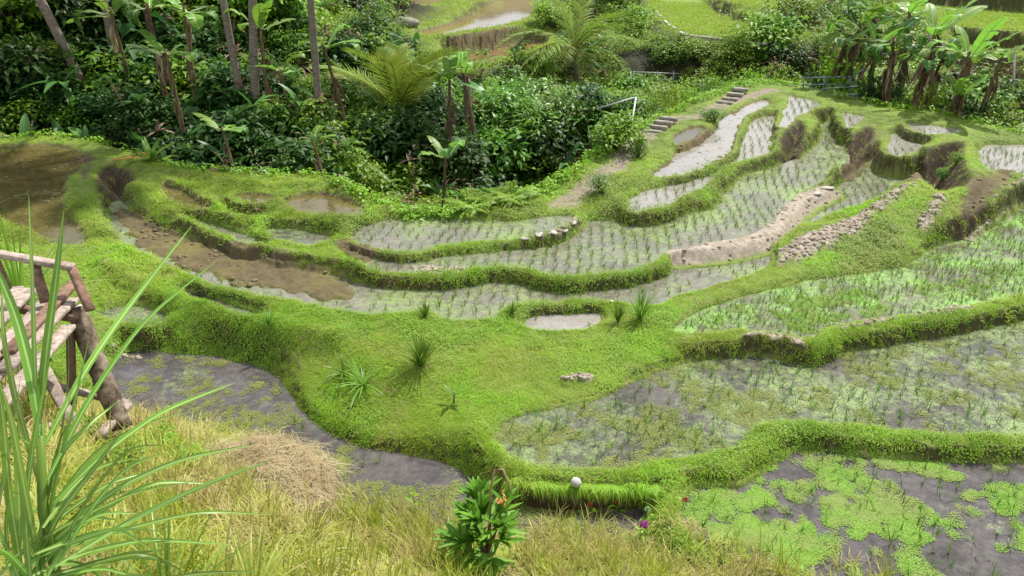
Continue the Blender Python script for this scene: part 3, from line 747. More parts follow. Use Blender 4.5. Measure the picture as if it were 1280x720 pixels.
for n, (sp, ang, fill) in RICE.items():
    Pw = WP[n]; z = [p[1] for p in PONDS if p[0] == n][0]
    lo, hi = Pw.min(0)-1, Pw.max(0)+1; c = (lo+hi)/2; L = np.linalg.norm(hi-lo)/2
    g = np.arange(-L, L, 1.0); u, v = np.meshgrid(np.arange(-L, L, sp*1.1), np.arange(-L, L, sp*.72))
    u = u.ravel(); v = v.ravel(); a = math.radians(ang)
    u = u+.12*np.sin(v*.8)
    # rows run along v
    x = c[0]+u*math.sin(-a)+v*math.cos(a); y = c[1]+u*math.cos(a)-v*math.sin(a)*1
    x += RNG.normal(0, .018, len(x)); y += RNG.normal(0, .018, len(x))
    k = (sdist_box(Pw, x, y, 0) < -.1) & (RNG.random(len(x)) < fill*(.6+.5*sstep(.35, .55, fbm(x*1.2, y*1.2, 2, 37))))
    gx = samp(GZ, x, y); k &= (gx < z+.01) & (samp(MUD, x, y) < .3)
    if n == 'p4': k &= fbm(x*.6, y*.6, 2, 77) > .3
    for a_, b_ in zip(x[k], y[k]): pts.append((a_, b_, z))
pts = np.array(pts); dist = np.hypot(pts[:, 0], pts[:, 1])
rel = pts[:, 2]-CZ; dep = pts[:, 1]*cth-rel*sth; ppx = 640+FPX*pts[:, 0]/dep; ppy = 360-FPX*(pts[:, 1]*sth+rel*cth)/dep
inside = (ppx > 0) & (ppx < 1280) & (ppy < 735)
order = np.argsort(np.where(inside, dist, 999)); near = order[:300]; rest = order[300:]
smesh = [raw_mesh('rice_seedling', *s[:2], LEAF['rice'], s[2]) for s in seeds]
for i in near:
    o = link('rice_seedling', smesh[random.randrange(9)], None, pts[i]); o.rotation_euler = (random.uniform(-.15, .15), random.uniform(-.15, .15), random.uniform(0, 6.3)); s = random.uniform(.9, 1.4); o.scale = (s, s, s)
    tag(o, 'small green rice seedling standing in rows in a near flooded paddy', 'rice seedling', 'rice seedlings in the near flooded paddies')
R_ = pts[rest]
scatter('rice_seedlings', seeds, R_, LEAF['rice'], RNG.uniform(.75, 1.15, len(R_)), None, 'rice seedlings in rows across the farther flooded paddies')

# ------------------------------------------------------------------ floating weed
def rosette(n, r, L):
    m = MB()
    for i in range(n):
        a = random.uniform(0, 2*PI); rr = r*math.sqrt(random.random()); b = random.uniform(0, 2*PI)
        m.add(*leaf((math.cos(a)*rr, math.sin(a)*rr, random.uniform(.002, .012)), (math.cos(b), math.sin(b), random.uniform(0, .35)), (0, 0, 1), L*random.uniform(.7, 1.2), L*.8, .1, .05))
    V, F, R, M = m.arrays(); return V, F, R
ros = [rosette(46, .06, .0135) for _ in range(5)]
WEED = [(-.15, .95, [(885,655),(915,622),(940,612),(975,628),(1010,655),(1045,680),(1040,706),(960,704),(905,690)]),
 (-.15, .62, [(1020,600),(1070,602),(1120,608),(1170,620),(1210,640),(1215,668),(1160,672),(1110,690),(1060,690),(1030,655)]),
 (-.15, 1., [(1105,570),(1160,577),(1220,578),(1212,598),(1165,597),(1120,585)]),
 (-.15, .55, [(965,600),(1000,575),(1050,582),(1090,600),(1060,620),(1010,615)]),
 (-.15, .6, [(1200,612),(1260,610),(1290,625),(1290,650),(1240,640),(1205,630)]),
 (-.15, .7, [(940,576),(965,570),(985,575),(965,600),(935,606)]),
 (-.15, .45, [(1240,655),(1290,650),(1290,690),(1250,676)]),
 (.2, .9, [(850,412),(890,390),(960,372),(1030,362),(1100,362),(1140,372),(1120,392),(1050,402),(1020,415),(930,405)]),
 (.2, .4, [(1120,360),(1180,330),(1240,320),(1290,330),(1290,360),(1200,380)])]
Wp = [(z, q, world_poly(p, z, 0)) for z, q, p in WEED]
P = []
x, y, z, px, py = cand(420000, 5.5, 17, power=1.0)
wp1 = WP['p1']; in1 = sdist_box(wp1, x, y, 0) < -.02; in3 = sdist_box(WP['p3'], x, y, 0) < -.02
in2 = sdist_box(WP['p2'], x, y, 0) < -.02; in28 = sdist_box(WP['p28'], x, y, 0) < -.02
nse = fbm(x*2.5, y*2.5, 4, 12)
for zz, qq, Q in Wp:
    sd = sdist_box(Q, x, y, .3)+(nse-.46)*2.6*(1.35-qq)+(fbm(x*8, y*8, 2, 19)-.5)*.25
    inn = in1 if zz < 0 else in3
    k = inn & (sd < 0) & (RNG.random(len(x)) < (.8 if zz < 0 else .3)*qq) & (fbm(x*3.3+5, y*3.3, 3, 29) > .45)
    P.append(np.stack([x[k], y[k], np.full(k.sum(), zz+.002)], 1))
k = in1 & (nse > .62) & (RNG.random(len(x)) < .2); P.append(np.stack([x[k], y[k], np.full(k.sum(), -.148)], 1))
P = np.concatenate(P)
scatter('floating_weed', ros, P, LEAF['duckweed'], RNG.uniform(.7, 1.3, len(P)), None, 'bright green water fern floating in patches')
k = ((in2 & (nse > .56) & (RNG.random(len(x)) < .10)) | (in28 & (nse > .52) & (RNG.random(len(x)) < .09)))
P = np.stack([x[k], y[k], np.where(in2[k], .002, -.298)], 1)
scatter('pale_pondweed', ros, P, LEAF['pondweed'], RNG.uniform(.6, 1.3, len(P)), None, 'pale yellow-green pondweed in scattered flecks')
# ------------------------------------------------------------------ plants: building blocks
def ribbon(pts, w, n=10, face=(0, -.6, .8), rib=.18, twist=0.):
    """long leaf along a curve with a pale midrib; columns edge, rib, rib, edge"""
    P = np.array(pts, float); 
    # smooth resample
    s = np.concatenate([[0], np.cumsum(np.linalg.norm(np.diff(P, axis=0), axis=1))]); s /= s[-1]
    t = np.linspace(0, 1, n+1)
    if len(P) >= 4 or len(P) == 3:
        C = np.stack([np.interp(t, s, P[:, i]) for i in range(3)], 1)
        for _ in range(3): C[1:-1] = (C[:-2]+2*C[1:-1]+C[2:])/4
    else: C = np.stack([np.interp(t, s, P[:, i]) for i in range(3)], 1)
    T = np.gradient(C, axis=0); T /= np.linalg.norm(T, axis=1)[:, None]
    f = np.array(face, float)
    V = []; F = []; M = []
    for i in range(n+1):
        S = np.cross(T[i], f); S /= np.linalg.norm(S)+1e-9; U = np.cross(S, T[i])
        a = twist*t[i]; S, U = S*math.cos(a)+U*math.sin(a), U*math.cos(a)-S*math.sin(a)
        ww = w/2*min(1, .45+2.2*t[i])*(1-t[i]**3)**.9+.0006
        V += [C[i]-S*ww+U*ww*.35, C[i]-S*ww*rib, C[i]+S*ww*rib, C[i]+S*ww+U*ww*.35]
    for i in range(n):
        for j in range(3):
            a = i*4+j; F.append([a, a+1, a+5, a+4]); M.append(1 if j == 1 else 0)
    return np.array(V), np.array(F), np.array(M)
def add_ribbon(m, *a, **k):
    V, F, M = ribbon(*a, **k); F2 = np.concatenate([F[:, [0, 1, 2]], F[:, [0, 2, 3]]])
    m.add(V, F2, random.random()); m.M[-1] = np.concatenate([M, M])
leaf_mat('midrib', (.35,.48,.14), (.5,.62,.25), trans=.3, rough=.4)

def frond_mesh(L, nl=44, lw=.03, ll=.75, mat='palm_leaf', name='frond', droop=.55):
    """a feather leaf growing along +X, arching"""
    m = MB(); pts = []
    for i in range(12):
        t = i/11; pts.append((L*t*(1-.12*t*t), 0, L*(.35*t-droop*t*t*.9)))
    m.add(*tube(pts, np.linspace(.028, .006, 12), 5), rnd=.9, mi=1)
    P = np.array(pts)
    for k in range(nl):
        t = .14+.86*k/nl; c = np.array([np.interp(t*11, np.arange(12), P[:, i]) for i in range(3)])
        l = ll*(math.sin(PI*min(1, t*.85+.14))**.6)*random.uniform(.85, 1.1)
        for sgn in (-1, 1):
            b = (.75+.5*t, sgn*1., random.uniform(-.05, .3)); m.add(*blade(c, b, l, lw*1.6, random.uniform(.3, .6), 3), rnd=random.random()*.9)
    return m.mesh(name, [LEAF[mat], LEAF['palm_leaf']])
def banana_leaf_mesh(L, W, arch=.5, mat='banana_leaf', torn=.3, name='leaf'):
    m = MB(); n = 12; pts = []
    for i in range(n+1):
        t = i/n; pts.append(np.array([L*(.12+.88*t)*math.cos(.15+arch*t*1.1), 0, L*(t*.9)*math.sin(1.0-arch*1.5*t)]))
    pts = np.array(pts)
    m.add(*tube(np.vstack([[0, 0, 0], pts]), np.linspace(.03, .006, n+2), 5), rnd=1., mi=1)
    for sgn in (-1, 1):
        dr = 0
        for i in range(n):
            t0, t1 = i/n, (i+1)/n
            w0 = W/2*math.sin(PI*min(1, .06+.94*t0))**.55 if t0 > 0 else W*.1; w1 = W/2*math.sin(PI*min(.985, .06+.94*t1))**.55
            if random.random() < torn: dr = random.uniform(-.35, .15); gap = .12
            else: gap = 0
            a, b = pts[i], pts[i+1]; a = a+(b-a)*gap
            up = .25
            V = [a, b, b+np.array([W*.08, sgn*w1, w1*(up+dr)]), a+np.array([W*.08, sgn*w0, w0*(up+dr)])]
            mid = [(V[0]+V[3])/2+np.array([0, 0, W*.03]), (V[1]+V[2])/2+np.array([0, 0, W*.03])]
            m.add(np.array([V[0], V[1], mid[1], mid[0], V[2], V[3]]), np.array([[0, 1, 2], [0, 2, 3], [3, 2, 4], [3, 4, 5]]), rnd=.3+.4*random.random())
    return m.mesh(name, [LEAF[mat], LEAF['midrib']], True)
def dead_leaf_mesh(L, W, name='dead_leaf', mat='dead_leaf'):
    m = MB()
    for k in range(4):
        a = random.uniform(-.35, .35); l = L*random.uniform(.4, 1.1); o = random.uniform(.05, .16); p = [(0.02, 0, 0), (o+.08, 0, .05)]
        for i in range(1, 6):
            t = i/5; p.append((o+.05*math.sin(t*7+k)+random.uniform(-.04, .04), a*t*.6+random.uniform(-.05, .05), -l*t))
        V, F, M = ribbon(p, W*random.uniform(.15, .4), 9, face=(1, random.uniform(-1, 1), .2), twist=random.uniform(-2, 2)); m.add(V, F)
    return m.mesh(name, LEAF[mat])
FR = [frond_mesh(3.3, droop=random.uniform(.55, 1.0)) for _ in range(4)]
BL = [banana_leaf_mesh(1.9, .55, a, mt, tr) for a, mt, tr in ((.45, 'banana_leaf', .3), (.7, 'banana_leaf', .45), (.3, 'banana_light', .15), (.85, 'banana_leaf', .6), (.55, 'banana_light', .3))]
DL = [dead_leaf_mesh(random.uniform(.8, 1.4), .5, mat=mt) for mt in ('dead_leaf', 'dead_leaf', 'pale_dead', 'dead_leaf', 'dead_leaf')]
def part(name, me, parent, loc=(0, 0, 0), rot=(0, 0, 0), s=1., label=None):
    o = link(name, me, parent, loc); o.rotation_euler = rot; o.scale = (s, s, s)
    if label: o['label'] = label
    return o
def trunk_mesh(path, r0, r1, mat='palm_bark', name='trunk'):
    m = MB(); P = np.array(path, float); n = 26; s = np.linspace(0, 1, len(P)); t = np.linspace(0, 1, n)
    Q = np.stack([np.interp(t, s, P[:, i]) for i in range(3)], 1)
    for _ in range(4): Q[1:-1] = (Q[:-2]+2*Q[1:-1]+Q[2:])/4
    rad = np.interp(t, [0, .06, 1], [r0*1.25, r0, r1])*(1+.05*(np.arange(n) % 2))
    m.add(*tube(Q, rad, 12), rnd=.5); return m.mesh(name, LEAF[mat], True)
def palm(name, base, top, r, label, nfr, flen, el=(.2, 1.2), group=None, seed=0, cat='palm tree'):
    base = np.array(base); top = np.array(top); t = empty(name, base, 0, label, cat, group); d = top-base
    mid = d*.5+np.array([0, d[0]*.0, 0])+np.array([-d[0]*.12, 0, 0])
    part('trunk', trunk_mesh([(0, 0, -.3), mid*.4, mid, d*.8, d], r*1.15, r*.85), t)
    for k in range(nfr):
        a = 2*PI*k/nfr+random.uniform(-.2, .2); e = random.uniform(*el)
        part('frond', FR[k % 4], t, d, (0, -e, a), flen/3.3*random.uniform(.85, 1.05))
    return t
def banana(base, h, nl, label, s=1., lean=(0, 0), dead=4, group='banana plants', light=False):
    t = empty('banana_plant', base, random.uniform(0, 6.3), label, 'banana plant', group)
    top = np.array([lean[0], lean[1], h])
    part('stem', trunk_mesh([(0, 0, -.3), top*[.25, .25, .5], top], .12*s, .06*s, 'banana_stem', 'stem'), t)
    for k in range(nl):
        a = 2.4*k+random.uniform(-.4, .4)
        part('leaf', BL[random.choice([2, 4]) if light else random.choice([0, 1, 2, 3, 4])], t, top*random.uniform(.95, 1.), (0, random.uniform(-.3, .75), a), s*random.uniform(.8, 1.25))
    for k in range(dead):
        part('dead_leaf', DL[k % 5], t, top*random.uniform(.35, .98), (0, random.uniform(-.5, .25), random.uniform(0, 6.3)), s*random.uniform(.8, 1.2))
    return t
# bushes -----------------------------------------------------------
def bush_mesh(nl, L, W, mat, lobes=7, flat=.75, droop=.25, pinn=False):
    m = MB(); C = []
    for k in range(lobes):
        a = random.uniform(0, 2*PI); r = random.uniform(0, .62); C.append((math.cos(a)*r, math.sin(a)*r, random.uniform(.25, .75)*flat, random.uniform(.25, .45)))
    for i in range(nl):
        cx, cy, cz, cr = random.choice(C); d = Vector((random.gauss(0, 1), random.gauss(0, 1), random.gauss(.35, 1))).normalized()
        rr = cr*(random.random()**.35); b = (cx+d.x*rr, cy+d.y*rr, max(.02, cz+d.z*rr*flat))
        o = Vector((d.x+random.gauss(0, .4), d.y+random.gauss(0, .4), d.z*.3+random.uniform(-.5, .4)))
        m.add(*leaf(b, o, (d.x*.4+random.gauss(0, .25), d.y*.4+random.gauss(0, .25), 1), L*random.uniform(.6, 1.25), W*random.uniform(.8, 1.2), .15, droop), rnd=random.random())
    fo = m.mesh('foliage', LEAF[mat])
    b = MB()
    for c in C: b.add(*tube([(0, 0, -.2), (c[0]*.4, c[1]*.4, c[2]*.5), c[:3]], [.03, .02, .008], 5))
    return fo, b.mesh('stem', LEAF['twig'])
def fern_mesh(nf, mat):
    m = MB()
    for k in range(nf):
        a = 2*PI*k/nf+random.uniform(-.3, .3); e = random.uniform(.5, 1.2); L = random.uniform(.7, 1.); P = []
        for i in range(8):
            t = i/7; P.append((math.cos(a)*L*t*math.cos(e*(1-t*.7)), math.sin(a)*L*t*math.cos(e*(1-t*.7)), L*(t*math.sin(e)-.45*t*t)))
        P = np.array(P)
        for i in range(14):
            t = .15+.85*i/14; c = np.array([np.interp(t*7, np.arange(8), P[:, j]) for j in range(3)]); ll = .22*math.sin(PI*(t*.85+.12))
            for sg in (-1, 1):
                d = (math.cos(a)*.6-sg*math.sin(a), math.sin(a)*.6+sg*math.cos(a), .05); m.add(*leaf(c, d, (0, 0, 1), ll, .055, .1, .3), rnd=random.random())
    return m.mesh('foliage', LEAF[mat])
def rosette_plant(nl, L, W, mat, el=(.4, 1.3), name='foliage', arch=.6):
    m = MB()
    for k in range(nl):
        a = random.uniform(0, 2*PI); e = random.uniform(*el); l = L*random.uniform(.65, 1.1); P = []
        for i in range(6):
            t = i/5; h = l*t*math.cos(e)*(1+.3*t); P.append((math.cos(a)*h, math.sin(a)*h, l*(math.sin(e)*t-arch*t*t*math.cos(e)*.8)))
        V, F, M = ribbon(P, W*random.uniform(.8, 1.2), 7, face=(0, 0, 1) if e < 1 else (math.cos(a), math.sin(a), .6)); F2 = np.concatenate([F[:, [0, 1, 2]], F[:, [0, 2, 3]]])
        m.add(V, F2, random.random()); m.M[-1] = np.concatenate([M, M])
    return m.mesh(name, [LEAF[mat], LEAF['midrib'] if mat not in ('jungle_dark', 'orange_leaf', 'dark_grass', 'reed_leaf') else LEAF[mat]])
def taro_mesh(nl, mat, L=.45):
    m = MB()
    for k in range(nl):
        a = random.uniform(0, 2*PI); r = random.uniform(.1, .7); h = random.uniform(.3, 1.0)*(1.1-r*.6); c = np.array([math.cos(a)*r, math.sin(a)*r, h])
        m.add(*tube([(0, 0, 0), c*[.5, .5, .7], c], [.02, .015, .01], 4), rnd=.3)
        d = (math.cos(a), math.sin(a), random.uniform(-.7, .1)); m.add(*leaf(c, d, (random.gauss(0, .3), random.gauss(0, .3), 1), L*random.uniform(.6, 1.2), L*.75, .12, .25), rnd=random.random())
    return m.mesh('foliage', LEAF[mat])
BV = {
 'broad': [bush_mesh(800, .17, .09, 'jungle_leaf', 10, .9) for _ in range(2)],
 'dark': [bush_mesh(900, .15, .07, 'jungle_dark', 10, .9) for _ in range(2)],
 'lime': [bush_mesh(1100, .11, .06, 'jungle_lime', 10, .75) for _ in range(2)],
 'small': [bush_mesh(1300, .085, .05, 'jungle_leaf', 9, .7) for _ in range(2)],
 'blue': [bush_mesh(1100, .14, .045, 'jungle_blue', 11, .95) for _ in range(2)],
 'fern': [(fern_mesh(16, 'jungle_lime'), None), (fern_mesh(18, 'jungle_leaf'), None)],
 'taro': [(taro_mesh(16, 'jungle_leaf'), None), (taro_mesh(14, 'jungle_dark'), None)],
 'hedge': [bush_mesh(1500, .09, .04, 'jungle_lime', 10, .7), bush_mesh(1500, .09, .04, 'jungle_leaf', 10, .7)],
}
_bk = [0]
def bush(kind, loc, s, label, group='bushes on the jungle slope', name=None, sz=1., cat='bush'):
    fo, st = BV[kind][_bk[0] % 2]; _bk[0] += 1
    nm = name or {'fern': 'fern', 'taro': 'broadleaf_plant', 'hedge': 'hedge'}.get(kind, 'bush')
    if kind == 'fern' and cat == 'bush': cat = 'fern'
    t = empty(nm, loc, random.uniform(0, 6.3), label, cat, group)
    t.scale = (s, s, s*sz)
    part('foliage', fo, t)
    if st is not None: part('stem', st, t)
    return t

def gp_(px, py): return hit(px, py, 8)
# ------------------------------------------------------------------ jungle undergrowth as one mass
def cluster(n, L, W, r, h):
    m = MB()
    for i in range(n):
        a = random.uniform(0, 2*PI); rr = r*math.sqrt(random.random()); b = random.uniform(0, 2*PI)
        m.add(*leaf((math.cos(a)*rr, math.sin(a)*rr, random.uniform(0, h)), (math.cos(b), math.sin(b), random.uniform(-.5, .5)), (random.gauss(0, .35), random.gauss(0, .35), 1), L*random.uniform(.6, 1.2), W, .15, .3), rnd=random.random())
    V, F, R, M = m.arrays(); return V, F, R
x, y, z, px, py = cand(60000, 14, 60, power=1.0)
e = samp(EE, x, y); j = np.ones(len(x))
for n_, z_, k_, p_ in PONDS:
    if n_[0] == 'f': j = j*(sdist_box(WP[n_], x, y, 4) > 1.9)
for n_, ds in (('f4', 0),): pass
EXC = [(gp_(797, 100), 1.3), (gp_(797, 92), 1.3), (gp_(817, 92), 1.5), (gp_(840, 98), 1.0)]
for q, r_ in EXC: j = j*(np.hypot(x-q[0], y-q[1]) > r_)
hollow = (px > 500) & (px < 800) & (e > 1.0) & (e < 3.6)
k = (e > .5) & (j > .5) & ((~hollow) | (RNG.random(len(x)) < .12))
x, y, z, px = x[k], y[k], z[k], px[k]
lump = fbm(x*.7, y*.7, 3, 61)
z = z+np.clip(lump-.36, 0, 1)*3.6*sstep(1, 3, e[k])*RNG.uniform(.3, 1, len(x))
P = np.stack([x, y, z], 1)
tone = fbm(x*.35, y*.35, 2, 66)+.06*RNG.standard_normal(len(x))+.15*sstep(400, 620, px)-.11*(px < 330)  # darker leaf tones paint shade at left, limer tones sunlight farther right
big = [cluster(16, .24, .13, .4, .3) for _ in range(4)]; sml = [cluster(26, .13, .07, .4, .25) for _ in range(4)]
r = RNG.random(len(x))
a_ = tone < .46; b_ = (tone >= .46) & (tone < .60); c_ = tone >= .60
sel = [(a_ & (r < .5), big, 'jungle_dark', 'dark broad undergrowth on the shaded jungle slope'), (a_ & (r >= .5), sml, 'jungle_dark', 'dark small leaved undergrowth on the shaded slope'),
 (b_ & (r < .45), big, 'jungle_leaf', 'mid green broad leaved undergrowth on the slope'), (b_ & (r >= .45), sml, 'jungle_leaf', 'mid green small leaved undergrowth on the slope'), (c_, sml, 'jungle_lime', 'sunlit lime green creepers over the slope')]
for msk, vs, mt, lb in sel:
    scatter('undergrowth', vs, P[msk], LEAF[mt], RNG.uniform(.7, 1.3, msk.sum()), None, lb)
def bigleaf(n, L, W):
    m = MB()
    for i in range(n):
        a = random.uniform(0, 2*PI); e = random.uniform(.1, 1.2); l = L*random.uniform(.6, 1.2); P = []
        for q in range(6):
            t = q/5; P.append((math.cos(a)*l*t*math.cos(e)*(1+.3*t), math.sin(a)*l*t*math.cos(e)*(1+.3*t), .2+l*(math.sin(e)*t-.7*t*t*math.cos(e))))
        V, F, M = ribbon(P, W*random.uniform(.7, 1.2), 7, face=(0, 0, 1)); m.add(V, F)
    V, F, R, M = m.arrays(); return V, F, R
nn = RNG.random(len(x)); ax = (nn < .022) & (px < 760); bx = (nn > .965) & ((px < 760) | (px > 960))
scatter('big_leaves', [bigleaf(5, .95, .24) for _ in range(6)], P[ax], LEAF['banana_leaf'], RNG.uniform(.6, 1.25, ax.sum()), None, 'long arching leaves poking out of the undergrowth')
scatter('dead_undergrowth', [bigleaf(7, .55, .10) for _ in range(4)]+[cluster(14, .2, .06, .4, .4) for _ in range(3)], P[bx]+[0, 0, .15], LEAF['pale_dead'], RNG.uniform(.6, 1.2, bx.sum()), None, 'dead brown leaves caught in the undergrowth')
# lime creepers spilling over the ravine edge
x, y, z, px, py = cand(90000, 12, 32, power=1.0); e = samp(EE, x, y)
k = (e > -.15) & (e < 1.3) & (((px > 420) & (px < 1000)) | (RNG.random(len(x)) < .25)) & (RNG.random(len(x)) < .45)
P = np.stack([x, y, z], 1)[k]
scatter('edge_creepers', [cluster(16, .1, .06, .22, .16) for _ in range(4)], P, LEAF['jungle_lime'], RNG.uniform(.7, 1.2, len(P)), slope_at(P[:, 0], P[:, 1])*.5, 'lime green creepers trailing over the ravine edge')

# ------------------------------------------------------------------ jungle things
def gp(px, py):
    """ground in the direction of the pixel, never closer than just past the terrace rim"""
    h = hit(px, py, 8); return h
TRK = []
TR = [  # px top, px base, base py, top height above base, radius, label
 (38, 76, 62, 'pale palm trunk leaning left out of the shaded jungle, ivy round its foot', .17),
 (131, 141, 62, 'slim grey palm trunk standing just right of the leaning ivy-footed one', .13),
 (277, 292, 78, 'grey palm trunk left of the closely matching upright trunk on the slope', .13),
 (322, 321, 56, 'straight pale palm trunk in front of the sunlit lime foliage', .15),
 (390, 399, 132, 'tallest thin palm trunk reaching lowest down the slope beside the ferny palm', .13)]
for k, (pt, pb, yb, lb, r) in enumerate(TR):
    q = on_ground(pb, float(np.interp(az_of(pb), RIM_A, RIM_D))+(3.5 if k == 0 else 6)); Y = q[1]
    p1 = at_y(pb, yb, Y); p2 = at_y(pt, 0, Y); sx_ = (p2[0]-p1[0])/(p2[2]-p1[2]); zb = q[2]
    b = np.array([p1[0]+sx_*(zb-p1[2]), Y, zb]); H = 9+k*.4
    palm('palm_tree', b, (b[0]+sx_*H, Y, b[2]+H), r*.72, lb, 9, 3.2, (-.1, 1.0), 'tall palms on the jungle slope')
    TRK.append((b, sx_, p1))
# coconut palm with visible crown
b = gp(722, 118); cr = at_y(718, 62, b[1])
palm('coconut_palm', b, cr, .14, 'coconut palm with a full yellow-green crown above the ravine', 17, 3.9*b[1]/38, (-.15, 1.15), 'leafy coconut palms')
b = gp(500, 170); cr = at_y(500, 150, b[1])
palm('coconut_palm', b, cr, .12, 'young coconut palm fanning upright fronds from the middle of the slope', 12, 4.3*b[1]/30, (.75, 1.4), 'leafy coconut palms')
b = gp(588, 182); tp = at_y(583, 100, b[1]); t = empty('bare_post', b, 0, 'bare sawn-off trunk standing among the green bushes', 'post')
part('trunk', trunk_mesh([(0, 0, -.3), (tp-b)*.5, tp-b], .13, .12, 'palm_bark'), t)
m = MB(); m.add(*tube([tp-b, tp-b+[0, 0, .02]], [.115, .10], 10)); part('cut_top', m.mesh('cut_top', LEAF['stone']), t)

# bananas: px, base py, height, leaves, scale, light, label
BN = [(1012, 1.6, 42, 7, .95, 0, 'banana plant with hanging brown leaves left above the green railing'),
 (1040, 2.2, 30, 8, 1.05, 0, 'dark-leaved banana plant rising directly behind the green railing'),
 (1070, 2.0, 52, 7, .9, 1, 'banana plant with pale glossy leaves at the railing\'s right end'),
 (1098, 1.6, 46, 7, 1.0, 0, 'banana plant with a deep green drooping leaf right of the railing'),
 (1122, 1.8, 70, 6, .8, 0, 'banana plant thick with dead brown leaves amid the grove'),
 (1150, 1.8, 34, 7, 1.0, 1, 'tall banana plant with bluish upright leaves in the grove'),
 (1186, 1.3, 62, 8, .9, 1, 'light-leaved banana plant at the right end of the grove'),
 (1166, 1.0, 112, 7, .6, 1, 'short young banana plant low against the brown stems'),
 (1206, 2.0, 72, 7, .9, 1, 'banana plant leaning right over the dark terrace walls'),
 (1055, 4.5, 8, 7, 1., 0, 'banana plant with greyish leaves at the top of the grove'),
 (1110, 4.0, 12, 7, 1., 1, 'banana plant standing uphill behind the grove\'s middle'),
 (1136, 2.6, 60, 6, .8, 0, 'banana plant wrapped in brown leaves behind the short young one'),
 (1080, 3.0, 70, 5, .8, 0, 'brown-skirted banana plant deep in the grove\'s shade'),
 (258, 6, 10, 5, 1.0, 0, 'banana plant with brown hanging skirt on the dark slope'),
 (222, 6, 2, 5, 1.0, 0, 'thick brown-skirted banana plant left of the curled leaf'),
 (182, 6, 8, 5, 1.0, 0, 'ragged banana plant in deep shade near the slim grey trunk'),
 (236, 3.5, 62, 6, .8, 0, 'small banana plant with curled dark leaves in the slope\'s shade'),
 (345, 6, 30, 6, .9, 1, 'banana plant with yellow-green leaves beside the pale straight trunk'),
 (436, 8, 52, 6, .9, 1, 'bright banana plant with upright leaves between two palms'),
 (372, 6, 88, 5, .75, 1, 'little banana plant with one pale leaf left of the thin trunk'),
 (562, 9, 92, 6, .9, 0, 'banana plant left of the bare post with dry hanging leaves'),
 (598, 9, 86, 6, .95, 1, 'banana plant raising two leaves right behind the bare post'),
 (410, 1.6, 176, 6, .55, 0, 'low banana plant with wide dark leaves above the terrace rim'),
 (292, 1.6, 160, 5, .6, 0, 'low banana plant drooping leaves over the shaded bank'),
 (545, 3.5, 178, 6, .6, 0, 'low broad banana plant below the ferny coconut palm')]
for px, ee, pt, nl, s, li, lb in BN:
    d = float(np.interp(az_of(px), RIM_A, RIM_D))+ee; b = on_ground(px, d); b[2] -= .05
    h = max(.4, at_y(px, pt, b[1])[2]-b[2])
    banana(b, h, nl, lb, s*(.72 if px < 700 else .76), (random.uniform(-.7, .7), random.uniform(-.3, .3)), 12 if px > 1000 and h > 2 else 5 if h > 2 else 1, 'banana plants', bool(li))
